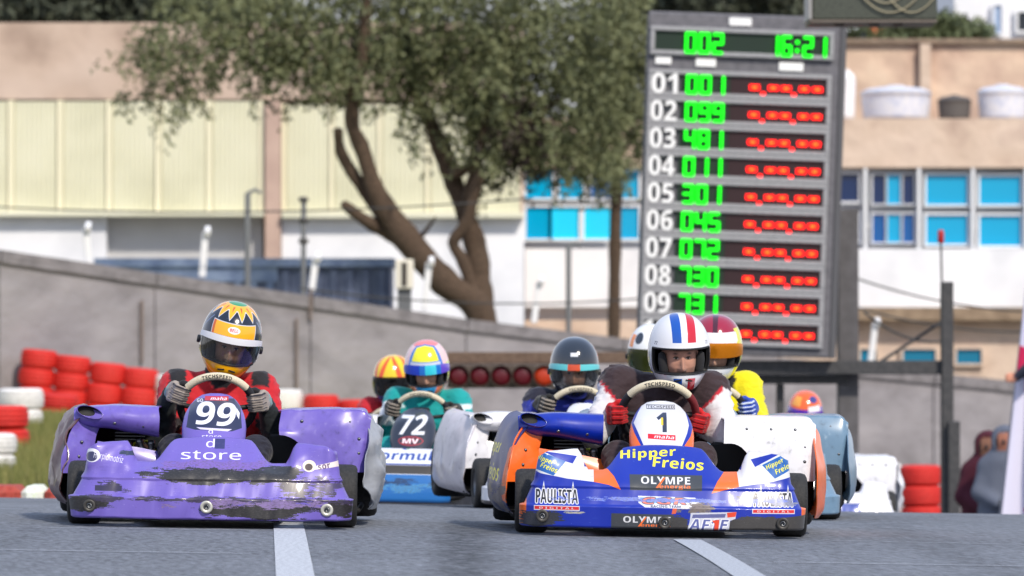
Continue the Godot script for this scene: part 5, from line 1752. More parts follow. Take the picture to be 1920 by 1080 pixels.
func helmet(parent: Node3D, c: Dictionary) -> Node3D:
	var hm := part(parent, "helmet", helmet_shell(), c.paint, c.at)
	part(hm, "lining", helmet_lining(), mt(rgb(26, 26, 28), 0.9))
	for s in [-1.0, 1.0]:
		var ck := tool()
		lathe(ck, [[0.0, 0.05], [0.013, 0.042], [0.019, 0.015], [0.019, -0.03], [0.014, -0.05], [0.0, -0.055]], Transform3D(Basis(Vector3.BACK, -0.12 * s), V(0.078 * s, -0.03, 0.072)), 16)
		part(hm, "cheek_pad", fin(ck), mt(rgb(34, 34, 37), 0.95))
	part(hm, "eyeport_seal", helmet_seal(), mt(rgb(22, 22, 24), 0.5))
	if c.has("visor"):
		part(hm, "visor", visor_mesh(c.get("v0", -24.0), c.get("v1", 15.0), 1.028), c.visor)
		for s in [-1.0, 1.0]:
			var st := tool()
			var p := hp(86.0 * s, -4.0, 1.0)
			lathe(st, [[0.0, 0.012], [0.014, 0.012], [0.017, 0.008], [0.017, -0.004]], Transform3D(Basis(Vector3.BACK, -PI / 2 * s), p), 16)
			part(hm, "visor_pivot", fin(st), mt(rgb(24, 24, 26), 0.4))
	if c.has("strip"): part(hm, "visor_strip", visor_mesh(c.s0, c.s1, 1.036), c.strip)
	if c.get("vents", true):
		var st := tool()
		for s in [-1.0, 1.0]:
			var p := hp(13.0 * s, -33.0, 1.004)
			bx(st, p, V(0.03, 0.006, 0.006), Basis(Vector3.BACK, -0.2 * s) * Basis(Vector3.UP, 0.2 * s), 0.001)
		part(hm, "chin_vent", fin(st), mt(rgb(14, 14, 15), 0.7))
	return hm
func hgrid() -> Array:
	var lons := []
	for k in 13: lons.append(-180.0 + (180.0 - AP_LON) * k / 12.0)
	for k in range(1, 29): lons.append(-AP_LON + 2.0 * AP_LON * k / 28.0)
	for k in range(1, 13): lons.append(AP_LON + (180.0 - AP_LON) * k / 12.0)
	var lats := []
	for k in 10: lats.append(lerpf(-58.0, -23.0, k / 9.0))
	for k in range(1, 9): lats.append(lerpf(-23.0, 10.0, k / 8.0))
	for k in range(1, 19): lats.append(lerpf(10.0, 90.0, k / 18.0))
	return [lons, lats]
func in_port(lon: float, lat: float) -> bool:
	return absf(lon) < AP_LON and lat > -23.0 and lat < 10.0
func helmet_shell() -> ArrayMesh:
	if shared.has("hshell"): return shared.hshell
	var g := hgrid()
	var st := tool()
	st.set_smooth_group(1)
	for j in g[1].size() - 1:
		for i in g[0].size() - 1:
			var a := Vector2(g[0][i], g[1][j])
			var b := Vector2(g[0][i + 1], g[1][j + 1])
			if in_port((a.x + b.x) / 2, (a.y + b.y) / 2): continue
			for q in [a, Vector2(a.x, b.y), b, a, b, Vector2(b.x, a.y)]:
				st.set_uv(Vector2((q.x + 180.0) / 360.0, (90.0 - q.y) / 180.0))
				st.add_vertex(hp(q.x, q.y))
	shared["hshell"] = fin(st)
	return shared.hshell
func helmet_lining() -> ArrayMesh:
	if shared.has("hlin"): return shared.hlin
	var g := hgrid()
	var st := tool()
	st.set_smooth_group(1)
	for j in g[1].size() - 1:
		for i in g[0].size() - 1:
			var a := Vector2(g[0][i], g[1][j])
			var b := Vector2(g[0][i + 1], g[1][j + 1])
			if in_port((a.x + b.x) / 2, (a.y + b.y) / 2): continue
			for q in [a, Vector2(a.x, b.y), b, a, b, Vector2(b.x, a.y)]:
				var t := sm(-40.0, -58.0, q.y)
				st.add_vertex(hp(q.x, q.y, 0.9))
	# close the wall between shell and lining round the bottom
	for i in g[0].size() - 1:
		quad(st, hp(g[0][i], -58.0), hp(g[0][i + 1], -58.0), hp(g[0][i + 1], -58.0, 0.9), hp(g[0][i], -58.0, 0.9))
	shared["hlin"] = fin(st)
	return shared.hlin
func helmet_seal() -> ArrayMesh:
	if shared.has("hseal"): return shared.hseal
	var st := tool()
	var pts := []
	for k in 29: pts.append(Vector2(lerpf(-AP_LON, AP_LON, k / 28.0), 10.0))
	for k in range(1, 9): pts.append(Vector2(AP_LON, lerpf(10.0, -23.0, k / 8.0)))
	for k in range(1, 29): pts.append(Vector2(lerpf(AP_LON, -AP_LON, k / 28.0), -23.0))
	for k in range(1, 9): pts.append(Vector2(-AP_LON, lerpf(-23.0, 10.0, k / 8.0)))
	tube(st, pts.map(func(q): return hp(q.x, q.y, 1.0)), 0.0042, 8, false)
	sheet(st, [pts.map(func(q): return hp(q.x, q.y, 1.0)), pts.map(func(q): return hp(q.x, q.y, 0.9))])
	shared["hseal"] = fin(st)
	return shared.hseal
func visor_mesh(l0: float, l1: float, k: float) -> ArrayMesh:
	var rows := []
	for j in 9:
		var line := PackedVector3Array()
		for i in 37:
			var lo := lerpf(-80.0, 80.0, i / 36.0)
			var e := pow(absf(lo) / 80.0, 3.0)
			line.append(hp(lo, lerpf(lerpf(l0, l1, j / 8.0), -4.0, e * 0.35), k))
		rows.append(line)
	var st := tool()
	var uv := func(p: Vector3) -> Vector2: return Vector2(atan2(p.x, p.z) / deg_to_rad(160.0) + 0.5, 0.5 - p.y / 0.1)
	shell(st, rows, 0.0022, uv)
	return fin(st)
func helmet_paint(base: Color) -> Cv: return Cv.new(-180, 180, -90, 90, 720, 360, base)
# band of constant width w (degrees at the equator) along a meridian
func stripe(cv: Cv, x: float, w: float, a0: float, a1: float, c: Color) -> void:
	var l := []
	var r := []
	for k in 25:
		var la := lerpf(a0, a1, k / 24.0)
		var q := 1.0 / maxf(cos(deg_to_rad(la)), 0.12)
		l.append([(x - w / 2) * q, la])
		r.push_front([(x + w / 2) * q, la])
	cv.poly(l + r, c)
const WRIST := Vector3(-0.046, -0.036, -0.105)
func make_driver(c: Dictionary) -> Node3D:
	var t := thing("person", c.label, "person", c.at, "kart drivers")
	# hands on the rim
	var R := 0.155
	var ctr := V(0, 0.485, -0.42)
	var up := V(0, cos(0.62), sin(0.62))
	var fw := V(0, -sin(0.62), cos(0.62))
	var st := tool()
	var wr := []
	for s in [-1.0, 1.0]:
		var th: float = deg_to_rad(c.hand_l if s < 0 else c.hand_r)
		var out: Vector3 = Vector3.RIGHT * cos(th) * s + up * sin(th)
		# hand's own x is inward on both sides, so the right one is mirrored; wrists are less tilted than the rim
		var u2 := V(0, cos(0.15), sin(0.15))
		var o2: Vector3 = Vector3.RIGHT * cos(th) * s + u2 * sin(th)
		var ax: Vector3 = u2 * cos(th) - Vector3.RIGHT * sin(th) * s
		var b := Basis(-o2, ax, V(0, -sin(0.15), cos(0.15)))
		var roll := Basis(ax, c.get("roll", 0.0) * (1.0 if s < 0 else -1.0))
		b = roll * b
		var tr := Transform3D(b, ctr + out * R)
		emit(st, grip_hand(), c.glove, tr, s > 0)
		wr.append(tr * WRIST)
	var p: Dictionary = c.pose.duplicate()
	p.wrist_l = wr[0]
	p.wrist_r = wr[1]
	emit(st, body_surf(c.key, p), c.suit)
	var ht: Transform3D = c.head
	var hs := head_surf(c.get("skin", Color(0.40, 0.22, 0.15)))
	st.set_smooth_group(1)
	var tri: PackedInt32Array = hs[2]
	var low := ht * Transform3D(Basis().scaled(Vector3(1.02, 1.06, 1.06)), V(0, -0.016, 0.008))
	for i in tri:
		st.set_color(hs[1][i])
		st.add_vertex(low * hs[0][i])
	var m := mt(Color.WHITE, 0.85)
	m.vertex_color_use_as_albedo = true
	m.normal_enabled = true
	m.normal_texture = noise_tex(0.009, 3, [], 512, 8, 14.0)
	m.normal_scale = 0.7
	m.uv1_triplanar = true
	m.uv1_scale = Vector3(2.2, 3.6, 2.2)
	m.rim_enabled = true
	m.rim = 0.25
	part(t, "body", fin(st), m)
	c.helmet.at = ht
	helmet(t, c.helmet)
	for q in c.get("extras", []):
		part(t, q[0], q[1], q[2], q[3])
	return t
func lin(r: float, g: float, b: float) -> Color: return rgb(r, g, b).srgb_to_linear()

# ---------- the field ----------
func head_at(p: Vector3, pitch: float, yaw: float, roll: float) -> Transform3D:
	return Transform3D(Basis(Vector3.UP, deg_to_rad(yaw)) * Basis(Vector3.BACK, deg_to_rad(roll)) * Basis(Vector3.RIGHT, deg_to_rad(pitch)), p)
func stripes_of(bone: int, p: Vector3, base: Color, dark: Color) -> Color:
	return dark if bone >= 1 and bone <= 4 and fposmod(p.y + 0.05, 0.0205) < 0.0065 else base
func pose_upright(dy := 0.0) -> Dictionary:
	return {"chest": V(0.0, 0.47 + dy, -0.70), "neck": V(0.0, 0.63 + dy, -0.66), "shoulder_l": V(-0.175, 0.555 + dy, -0.67), "shoulder_r": V(0.175, 0.55 + dy, -0.67), "elbow_l": V(-0.25, 0.345 + dy * 0.5, -0.56), "elbow_r": V(0.262, 0.34 + dy * 0.5, -0.56), "knee": 0.30}
func pose_crouched() -> Dictionary:
	return {"chest": V(0.03, 0.50, -0.64), "neck": V(0.05, 0.63, -0.57), "shoulder_l": V(-0.165, 0.605, -0.60), "shoulder_r": V(0.225, 0.585, -0.60), "elbow_l": V(-0.27, 0.395, -0.46), "elbow_r": V(0.30, 0.375, -0.46), "knee": 0.305}
func karts_and_drivers() -> void:
	var silver := worn(rgb(150, 154, 162), 11, 0.4)
	var smoke := mt(Color(0.05, 0.05, 0.06, 0.2), 0.06)
	smoke.transparency = BaseMaterial3D.TRANSPARENCY_ALPHA
	var dark_smoke := mt(Color(0.03, 0.03, 0.035, 0.62), 0.06)
	dark_smoke.transparency = BaseMaterial3D.TRANSPARENCY_ALPHA
	var pale_metal := mt(rgb(196, 194, 184), 0.4, 0.5)
	var dk_metal := mt(rgb(70, 68, 66), 0.5, 0.5)
	# --- purple kart 99
	var L9 := livery_99()
	var at := on_ground(-1.238, 19.0, 0.038)
	make_kart({"called": "racing_kart", "label": "scraped purple kart numbered 99 at the left front", "at": at, "fairing": L9.fairing, "cone": L9.cone, "dent": 0.014, "seed": 3, "dent_l": 0.018, "dent_r": 0.026,
		"top_l": L9.body, "shoulder_l": L9.body, "wall_l": worn(rgb(92, 62, 64), 12, 0.5), "top_r": L9.body, "wall_r": silver, "bolts": [[-0.49, 0.09, dk_metal], [-0.015, 0.093, pale_metal], [0.472, 0.086, pale_metal]]})
	var red := lin(186, 22, 34)
	var blk := lin(24, 24, 30)
	var suit99 := func(b: int, p: Vector3) -> Color:
		if b == 8: return blk if absf(p.x) > 0.14 and absf(p.x) < 0.215 and p.y > 0.565 else red
		if b == 1 or b == 3: return red if p.y > 0.43 else blk
		if b == 2 or b == 4: return lin(20, 22, 30)
		if b == 5: return lin(24, 26, 40)
		return red if b == 0 else blk
	var glove99 := func(b: int, p: Vector3) -> Color:
		if b == 6: return lin(58, 160, 160) if p.z > -0.1 and fposmod(p.z, 0.018) < 0.009 else lin(150, 142, 134)
		if p.y > 0.03 and b == 5: return blk
		return stripes_of(b, p, lin(150, 140, 132), lin(38, 36, 48))
	var cv := helmet_paint(rgb(18, 24, 44))
	var yel := rgb(242, 172, 14)
	var grey := rgb(196, 200, 210)
	cv.rect(-180, 58, 180, 90, grey)
	cv.rect(-180, 60, 180, 90, yel)
	for k in 12:
		var x := -180.0 + k * 30.0
		cv.poly([[x, 61], [x + 15, 38], [x + 30, 61]], grey)
		cv.poly([[x + 2, 61.5], [x + 15, 41], [x + 28, 61.5]], yel)
		cv.poly([[x + 10, 70], [x + 15, 55], [x + 20, 70]], rgb(190, 90, 20))
	cv.rect(-180, 74, 180, 90, rgb(226, 170, 60))
	cv.rect(-180, 76, 180, 90, rgb(16, 140, 66))
	cv.poly([[-54, 36], [54, 36], [46, 8], [-46, 8]], grey)
	cv.poly([[-52, 34.5], [52, 34.5], [44, 8], [-44, 8]], yel)
	cv.poly([[-52, 34.5], [-45, 34.5], [-39, 8], [-44, 8]], rgb(200, 92, 20))
	cv.oval(0, 25, 13, 5.5, rgb(236, 236, 236))
	cv.text(word("BELL"), 0, 25, 17, 5, rgb(200, 40, 40))
	cv.rect(-180, -90, 180, -6, yel)
	cv.poly([[-100, -14], [-100, -60], [-84, -60], [-66, -20]], rgb(200, 120, 20))
	cv.line([[-70, -26], [-40, -44], [0, -48], [40, -44], [70, -26]], 1.6, rgb(250, 220, 140))
	for s in [-1.0, 1.0]:
		cv.line([[60 * s, 40], [80 * s, 15], [110 * s, 0]], 3.0, rgb(90, 104, 140))
		cv.line([[75 * s, 50], [95 * s, 24], [130 * s, 8]], 2.0, grey)
		cv.poly([[96 * s, -6], [150 * s, -6], [140 * s, -60], [118 * s, -44]], rgb(24, 26, 50))
	cv.wear(51, 60, rgb(240, 240, 240), rgb(20, 20, 20))
	var h99 := {"paint": painted(cv.done(), 0.18, 0.8), "visor": smoke, "strip": mt(rgb(222, 222, 226), 0.3), "s0": 5.5, "s1": 14.5}
	var badge := tool()
	badge.set_smooth_group(-1)
	for p in word("S"): badge.add_vertex(Vector3(p.x * 0.03, p.y * 0.022, 0))
	make_driver({"label": "driver in red and black suit with yellow and navy helmet", "at": at, "pose": pose_upright(), "key": "upright", "hand_l": 20.0, "hand_r": 8.0, "suit": suit99, "glove": glove99, "head": head_at(V(0.048, 0.758, -0.60), 13.0, 4.0, -10.0), "helmet": h99})
	# --- blue kart 1
	var L1 := livery_1()
	at = on_ground(0.605, 18.8, 0.0)
	make_kart({"called": "racing_kart", "label": "blue white and orange kart numbered 1 at the right front", "at": at, "fairing": L1.fairing, "cone": L1.cone, "dent": 0.006, "seed": 13, "dent_l": 0.005, "dent_r": 0.006, "grip_r": rgb(110, 24, 30), "hose": rgb(170, 176, 50),
		"top_l": L1.body, "shoulder_l": L1.orange, "wall_l": L1.wall, "top_r": L1.white, "wall_r": L1.orange, "bolts": [[-0.485, 0.084, dk_metal], [0.005, 0.066, dk_metal], [0.48, 0.068, dk_metal]]})
	var brown := lin(50, 38, 40)
	var suit1 := func(b: int, p: Vector3) -> Color:
		if b == 1 or b == 3:
			var w := absf(p.x - 0.02) + (0.6 - p.y) * 0.9
			if w > 0.262: return lin(206, 204, 206)
			return lin(176, 24, 44) if w > 0.247 else brown
		if b == 2 or b == 4: return lin(206, 204, 206)
		return brown
	var glove1 := func(b: int, p: Vector3) -> Color:
		if b == 6: return lin(60, 14, 18) if p.z < -0.09 else lin(186, 18, 22)
		return stripes_of(b, p, lin(190, 20, 22), lin(120, 12, 16))
	cv = helmet_paint(rgb(216, 217, 222))
	for q in [[-11.0, rgb(8, 76, 170)], [17.0, rgb(190, 18, 40)]]:
		stripe(cv, q[0], 16.5, 19.0, 86.0, q[1])
		stripe(cv, q[0], 16.5, -30.0, -60.0, q[1])
	for s in [-1.0, 1.0]:
		for e in [[76.0, 2.2], [82.0, 3.2], [90.0, 2.0]]: stripe(cv, e[0] * s, e[1], -60.0, 62.0, rgb(34, 52, 100))
		cv.text(word("ZZ"), 58 * s, 17, 9, 5, rgb(60, 64, 80))
	cv.rect(-70, 10, 70, 15, rgb(222, 224, 230))
	cv.wear(52, 40, rgb(250, 250, 250), rgb(60, 60, 70))
	var h1 := {"paint": painted(cv.done(), 0.16, 0.8)}
	make_driver({"label": "driver in dark brown and white suit with striped white helmet", "at": at, "pose": pose_crouched(), "key": "crouched", "hand_l": -2.0, "hand_r": -14.0, "suit": suit1, "glove": glove1, "head": head_at(V(0.085, 0.738, -0.50), 7.0, 5.0, 2.0), "helmet": h1, "skin": Color(0.40, 0.20, 0.145)})
	# --- kart 72, teal driver
	var L7 := livery_72()
	var sky_blue := worn(rgb(40, 104, 170), 15)
	var white := worn(rgb(222, 222, 228), 16)
	at = on_ground(-0.565, 26.0, -0.1)
	make_kart({"called": "racing_kart", "label": "blue and white kart numbered 72 behind the purple one", "at": at, "fairing": L7.fairing, "cone": L7.cone, "dent": 0.004, "seed": 23, "nose_block": true, "cone_grow": 0.97, "top_l": white, "shoulder_l": sky_blue, "wall_l": white, "top_r": white, "wall_r": sky_blue})
	var teal := lin(0, 146, 146)
	var suit72 := func(b: int, p: Vector3) -> Color:
		if (b == 1 or b == 3) and absf(p.y - 0.53) < 0.016: return lin(206, 220, 224)
		if (b == 2 or b == 4) and p.y > 0.42: return lin(214, 218, 224)
		return teal
	var glove_dark := func(b: int, p: Vector3) -> Color: return stripes_of(b, p, lin(28, 26, 28), lin(150, 140, 130))
	cv = helmet_paint(rgb(230, 190, 190))
	cv.rect(-180, 60, 180, 90, rgb(226, 120, 120))
	cv.poly([[-52, 14], [52, 14], [48, 62], [0, 72], [-48, 62]], rgb(60, 120, 200))
	cv.poly([[-40, 24], [40, 24], [37, 58], [0, 66], [-37, 58]], rgb(232, 226, 30))
	cv.rect(-44, 12, 44, 22, rgb(196, 200, 220))
	cv.rect(-180, -60, -64, 16, rgb(200, 214, 90))
	cv.rect(64, -60, 180, 16, rgb(200, 214, 90))
	cv.rect(-84, -90, 84, -20, rgb(236, 104, 40))
	cv.rect(-90, -90, 90, -48, rgb(226, 214, 210))
	cv.poly([[-34, -22], [34, -22], [28, -44], [-28, -44]], rgb(40, 140, 196))
	var iri := helmet_paint(rgb(30, 110, 200))
	iri.rect(-180, -90, -30, 90, rgb(24, 60, 190))
	iri.rect(0, -90, 60, 90, rgb(60, 200, 220))
	iri.rect(90, -90, 180, 90, rgb(90, 60, 190))
	make_driver({"label": "driver in teal suit with yellow and orange helmet and blue visor strip", "at": at, "pose": pose_upright(), "key": "upright", "hand_l": 14.0, "hand_r": 8.0, "suit": suit72, "glove": glove_dark, "head": head_at(V(0.0, 0.742, -0.60), 12.0, 3.0, 3.0), "helmet": {"paint": painted(cv.done(), 0.2, 0.8), "strip": painted(iri.done(), 0.15, 0.8), "s0": 0.0, "s1": 17.0}})
	# --- white kart, driver with charcoal helmet
	var Lw := livery_white()
	at = on_ground(0.39, 23.7, 0.13)
	make_kart({"called": "racing_kart", "label": "battered white kart with black oval intake between the front karts", "at": at, "fairing": Lw.fairing, "cone": Lw.cone, "dent": 0.006, "seed": 33, "dent_l": 0.008, "dent_r": 0.006, "top_l": white, "shoulder_l": white, "wall_l": worn(rgb(198, 192, 198), 17, 0.5), "top_r": white, "wall_r": white})
	var navy := lin(32, 46, 140)
	cv = helmet_paint(rgb(34, 40, 50))
	cv.rect(-10, 29, 10, 37, rgb(214, 216, 220))
	cv.rect(-180, -90, 180, -30, rgb(26, 28, 32))
	var gulf := helmet_paint(rgb(96, 196, 204))
	gulf.rect(-30, -90, 30, 90, rgb(206, 84, 56))
	gulf.text(word("Gulf"), 0, -8, 44, 50, rgb(240, 240, 240))
	make_driver({"label": "driver in blue suit with charcoal helmet and teal visor strip", "at": at, "pose": pose_upright(-0.03), "key": "upright_low", "hand_l": 14.0, "hand_r": 8.0, "suit": func(b: int, p: Vector3) -> Color: return lin(22, 24, 44) if b == 8 and p.y > 0.535 else navy, "glove": glove_dark, "head": head_at(V(0.005, 0.705, -0.60), 8.0, -9.0, 0.0), "helmet": {"paint": painted(cv.done(), 0.12, 1.0), "visor": smoke, "strip": painted(gulf.done(), 0.3, 0.6), "s0": 4.0, "s1": 14.0}})
	# --- slate kart, yellow driver
	var slate := worn(rgb(104, 134, 160), 18)
	at = on_ground(0.955, 21.75, 0.0)
	make_kart({"called": "racing_kart", "label": "plain slate blue kart half hidden behind the kart numbered 1", "at": at, "fairing": slate, "cone": slate, "dent": 0.004, "seed": 43, "top_l": slate, "shoulder_l": slate, "wall_l": slate, "top_r": slate, "wall_r": slate})
	var yel2 := lin(226, 212, 16)
	cv = helmet_paint(rgb(226, 228, 232))
	cv.rect(-180, 34, 180, 90, rgb(150, 16, 50))
	stripe(cv, 0.0, 10.0, 34.0, 86.0, rgb(70, 10, 30))
	cv.rect(56, -60, 110, 40, rgb(214, 214, 40))
	cv.rect(-110, -60, -56, 40, rgb(214, 214, 40))
	cv.rect(-60, 16, 60, 33, rgb(226, 226, 230))
	var gold := mt(rgb(214, 128, 20), 0.18, 0.6)
	make_driver({"label": "driver in yellow suit with crimson helmet and gold visor", "at": at, "pose": pose_upright(0.05), "key": "upright_tall", "hand_l": 14.0, "hand_r": 8.0, "suit": func(b: int, p: Vector3) -> Color: return blk if (b == 8 and absf(p.x) < 0.12) or (b == 4 and p.y < 0.4) else yel2, "glove": func(b: int, p: Vector3) -> Color: return stripes_of(b, p, lin(36, 70, 170), lin(200, 210, 226)), "head": head_at(V(0.02, 0.785, -0.58), 8.0, -4.0, 0.0), "helmet": {"paint": painted(cv.done(), 0.14, 1.0), "strip": gold, "s0": -6.0, "s1": 15.0}})
	# --- three more, mostly hidden behind the others
	cv = helmet_paint(rgb(230, 196, 20))
	for k in 4:
		var x := -140.0 + k * 80.0
		cv.poly([[x, 80], [x + 16, 80], [x + 46, -20], [x + 30, -20]], rgb(226, 84, 20))
		cv.poly([[x + 76, 80], [x + 60, 80], [x + 30, -20], [x + 46, -20]], rgb(226, 84, 20))
	cv.rect(-180, -90, 180, -16, rgb(28, 40, 110))
	var k2 := worn(rgb(40, 42, 50), 19)
	at = on_ground(-0.80, 29.4, -0.05)
	make_kart({"called": "racing_kart", "label": "dark grey kart hidden behind the teal driver", "at": at, "fairing": k2, "cone": k2, "dent": 0.004, "seed": 53, "top_l": k2, "shoulder_l": k2, "wall_l": k2, "top_r": k2, "wall_r": k2})
	make_driver({"label": "driver with yellow and orange striped helmet behind the teal driver", "at": at, "pose": pose_upright(0.03), "key": "upright_tall2", "hand_l": 14.0, "hand_r": 8.0, "suit": func(b: int, p: Vector3) -> Color: return lin(190, 30, 44) if p.y > 0.5 else lin(40, 50, 140), "glove": glove_dark, "head": head_at(V(-0.02, 0.775, -0.6), 8.0, -20.0, 0.0), "helmet": {"paint": painted(cv.done(), 0.2, 0.8), "visor": dark_smoke}})
	cv = helmet_paint(rgb(226, 228, 232))
	cv.rect(-70, 16, -46, 44, rgb(236, 130, 40))
	cv.oval(-30, 38, 14, 14, rgb(40, 48, 64))
	cv.rect(20, 16, 70, 44, rgb(236, 130, 40))
	cv.rect(-180, -90, 180, -24, rgb(214, 196, 60))
	var grn := mt(rgb(50, 56, 24), 0.15, 0.2)
	at = on_ground(0.80, 25.45, 0.0)
	make_kart({"called": "racing_kart", "label": "dark kart hidden behind the driver with the striped white helmet", "at": at, "fairing": slate, "cone": slate, "dent": 0.004, "seed": 63, "top_l": silver, "shoulder_l": silver, "wall_l": silver, "top_r": silver, "wall_r": silver})
	make_driver({"label": "driver with white and orange helmet behind the striped white helmet", "at": at, "pose": pose_upright(0.08), "key": "upright_tall3", "hand_l": 14.0, "hand_r": 8.0, "suit": func(b: int, p: Vector3) -> Color: return blk, "glove": glove_dark, "head": head_at(V(-0.03, 0.835, -0.58), 8.0, -8.0, 0.0), "helmet": {"paint": painted(cv.done(), 0.2, 0.8), "visor": grn}})
	cv = helmet_paint(rgb(232, 96, 30))
	cv.rect(-180, -20, 180, 22, rgb(84, 40, 170))
	cv.rect(10, -20, 60, 30, rgb(232, 226, 230))
	cv.rect(-60, 30, -20, 60, rgb(236, 160, 60))
	cv.rect(-180, -90, 180, -34, rgb(226, 226, 230))
	cv.oval(40, 50, 22, 12, rgb(60, 60, 130))
	var k3 := worn(rgb(96, 60, 180), 20)
	at = on_ground(2.20, 33.6, 0.06)
	make_kart({"called": "racing_kart", "label": "white kart far back at the right behind the slate kart", "at": at, "fairing": Lw.fairing, "cone": k3, "dent": 0.012, "seed": 73, "dent_r": 0.03, "top_l": k3, "shoulder_l": k3, "wall_l": k3, "top_r": white, "wall_r": white})
	make_driver({"label": "driver with orange and violet helmet low behind the slate kart", "at": at, "pose": pose_upright(), "key": "upright", "hand_l": 14.0, "hand_r": 8.0, "suit": func(b: int, p: Vector3) -> Color: return lin(200, 200, 206), "glove": glove_dark, "head": head_at(V(0.0, 0.775, -0.6), 14.0, -6.0, 0.0), "helmet": {"paint": painted(cv.done(), 0.2, 0.8), "visor": mt(rgb(96, 50, 170), 0.2)}})

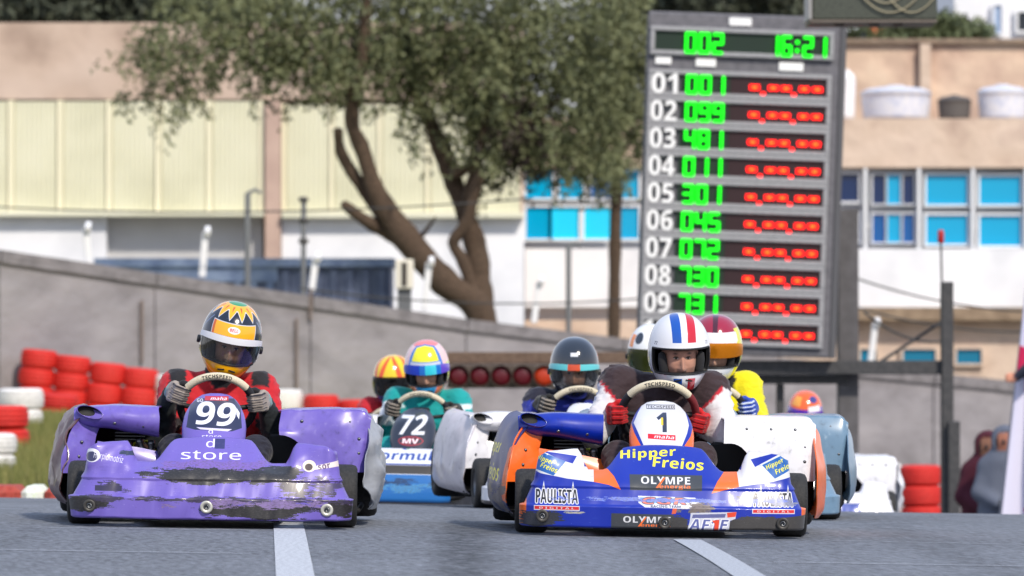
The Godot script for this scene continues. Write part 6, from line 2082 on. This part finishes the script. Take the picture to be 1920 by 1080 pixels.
# ---------- bystanders ----------
func cloth_mat() -> StandardMaterial3D:
	var m := mt(Color.WHITE, 0.9)
	m.vertex_color_use_as_albedo = true
	return m
func bystanders() -> void:
	var d := 46.0
	for q in [[1884, 796, 46.0, lin(92, 98, 114), lin(150, 98, 80), "person in a grey blue hooded poncho at the right edge"], [1852, 806, 46.7, lin(70, 20, 34), lin(120, 84, 68), "person in a maroon hooded coat behind the grey poncho"]]:
		var top := P(q[0], q[1], q[2])
		var g := gy(top.x, q[2])
		var H := top.y - g
		var s := Sdf.new(V(-0.5, 0.0, -0.35), V(0.5, H + 0.05, 0.4), 0.022)
		var k := H / 1.62
		s.cap(V(0, H - 0.14, 0.0), V(0, H - 0.17, 0.02), 0.14, 0.135, 1, 0.03)
		s.cap(V(0, H - 0.25, 0), V(0, H - 0.34, 0), 0.11, 0.13, 0, 0.06)
		for e in [-1.0, 1.0]:
			s.cap(V(0.05 * e, H - 0.36, 0), V(0.17 * e, H - 0.42, 0), 0.12, 0.1, 0, 0.06)
			s.cap(V(0.18 * e, H - 0.42, 0), V(0.25 * e, H - 0.68, 0.06), 0.085, 0.08, 0, 0.05)
			s.cap(V(0.25 * e, H - 0.68, 0.06), V(0.06 * e, H - 0.78, 0.22), 0.075, 0.055, 0, 0.04)
			s.cap(V(0.06 * e, H - 0.78, 0.22), V(0.02 * e, H - 0.79, 0.25), 0.045, 0.04, 2, 0.02)
			s.cap(V(0.09 * e, H * 0.45, 0), V(0.11 * e, 0.08, 0), 0.11, 0.075, 3, 0.04)
			s.cap(V(0.11 * e, 0.05, -0.02), V(0.12 * e, 0.045, 0.14), 0.045, 0.04, 3, 0.02)
		s.cap(V(-0.06, H - 0.4, 0), V(-0.1, H * 0.4, 0), 0.15, 0.18, 0, 0.06)
		s.cap(V(0.06, H - 0.4, 0), V(0.1, H * 0.4, 0), 0.15, 0.18, 0, 0.06)
		var st := tool()
		var cloth: Color = q[3]
		var skin: Color = q[4]
		emit(st, s.surf(), func(b: int, p: Vector3) -> Color:
			if b == 2: return lin(40, 40, 46)
			if b == 3: return lin(40, 44, 60)
			if b == 1 and p.z > 0.075 and absf(p.x) < 0.085 and p.y < H - 0.07: return skin if absf(p.x) < 0.06 and p.y > H - 0.26 else lin(40, 30, 30)
			return cloth)
		# nose and brow inside the hood
		st.set_smooth_group(1)
		lathe(st, [[0.0, 0.03], [0.012, 0.015], [0.018, -0.015], [0.0, -0.025]], Transform3D(Basis(), V(0, H - 0.17, 0.155)), 8)
		var o := thing("person", q[5], "person", Transform3D(Basis(Vector3.UP, -0.2), V(top.x, g, -q[2])), "bystanders at the right edge")
		part(o, "body", fin(st), cloth_mat())
		var hood := tool()
		var pts := []
		for kk in 13:
			var a := -0.35 * PI + 1.7 * PI * kk / 12.0
			pts.append(V(0.098 * cos(a), H - 0.165 + 0.115 * sin(a), 0.10))
		tube(hood, pts, 0.022, 8)
		part(o, "hood_edge", fin(hood), mt(cloth.linear_to_srgb(), 0.9))
	# banner held out by a person who stands beyond the right edge
	d = 44.0
	var b := thing("banner", "white banner with a pink print held at the right edge", "banner", Transform3D())
	var rows := []
	for j in 19:
		var v := j / 18.0
		var line := PackedVector3Array()
		for i in 13:
			var u := i / 12.0
			var p := P(lerpf(lerpf(1922, 1862, v), 2060, u), lerpf(556, 1100, v), d)
			p.z += 0.05 * sin(u * 9.0 + v * 3.0) + 0.03 * sin(u * 21.0)
			line.append(p)
		rows.append(line)
	var st2 := tool()
	shell(st2, rows, 0.003, func(p: Vector3) -> Vector2: return Vector2((p.x - P(1860, 0, d).x) / (200.0 * d / F), (P(0, 556, d).y - p.y) / (544.0 * d / F)))
	var cb := Cv.new(0, 200, -544, 0, 200, 544, rgb(214, 212, 234))
	cb.oval(52, -120, 16, 28, rgb(200, 30, 84))
	cb.poly([[62, -60], [90, -90], [80, -160], [60, -180]], rgb(196, 30, 80))
	cb.poly([[60, -400], [75, -380], [80, -440]], rgb(200, 60, 120))
	part(b, "cloth", fin(st2), painted(cb.done(), 0.85, 0.0))
	bar(b, "pole", [P(1925, 540, d + 0.05), P(1858, 1110, d + 0.05)], 0.012, mt(rgb(150, 150, 156), 0.5))
	var at := P(2010, 0, 43.6)
	var g2 := gy(at.x, 43.6)
	var hand := P(1888, 708, 43.85) - V(at.x, g2, -43.6)
	var H2 := hand.y + 0.42
	var s2 := Sdf.new(V(-0.75, 0.0, -0.4), V(0.4, H2 + 0.4, 0.4), 0.022)
	for e in [-1.0, 1.0]:
		s2.cap(V(0.09 * e, H2 * 0.55, 0), V(0.1 * e, 0.08, 0), 0.1, 0.065, 3, 0.04)
		s2.cap(V(0.1 * e, 0.05, -0.02), V(0.11 * e, 0.045, 0.14), 0.045, 0.04, 3, 0.02)
		s2.cap(V(0.06 * e, H2 * 0.6, 0), V(0.08 * e, H2 - 0.1, 0), 0.13, 0.12, 0, 0.06)
	s2.cap(V(0.15, H2 - 0.04, 0), V(0.24, H2 - 0.35, 0.05), 0.08, 0.065, 0, 0.04)
	s2.cap(V(0.24, H2 - 0.35, 0.05), V(0.2, H2 - 0.55, 0.18), 0.06, 0.045, 0, 0.03)
	s2.cap(V(-0.15, H2 - 0.04, 0), V(-0.36, hand.y + 0.12, -0.1), 0.08, 0.065, 0, 0.04)
	s2.cap(V(-0.36, hand.y + 0.12, -0.1), hand + V(0.08, 0.0, 0.02), 0.062, 0.045, 0, 0.03)
	for i in 4: s2.cap(hand + V(0.05, 0.03 - 0.02 * i, 0.03), hand + V(-0.01, 0.03 - 0.02 * i, 0.035), 0.024, 0.018, 2, 0.01)
	s2.cap(V(0, H2 - 0.02, 0), V(0, H2 + 0.1, 0), 0.06, 0.055, 1, 0.04)
	s2.cap(V(0, H2 + 0.17, 0.0), V(0, H2 + 0.22, -0.01), 0.085, 0.09, 1, 0.03)
	var st3 := tool()
	emit(st3, s2.surf(), func(bn: int, p: Vector3) -> Color: return [lin(54, 58, 72), lin(170, 120, 100), lin(206, 144, 120), lin(44, 48, 60)][bn])
	var o2 := thing("person", "person in dark jacket reaching in to hold the white banner", "person", Transform3D(Basis(), V(at.x, g2, -43.6)), "")
	part(o2, "body", fin(st3), cloth_mat())
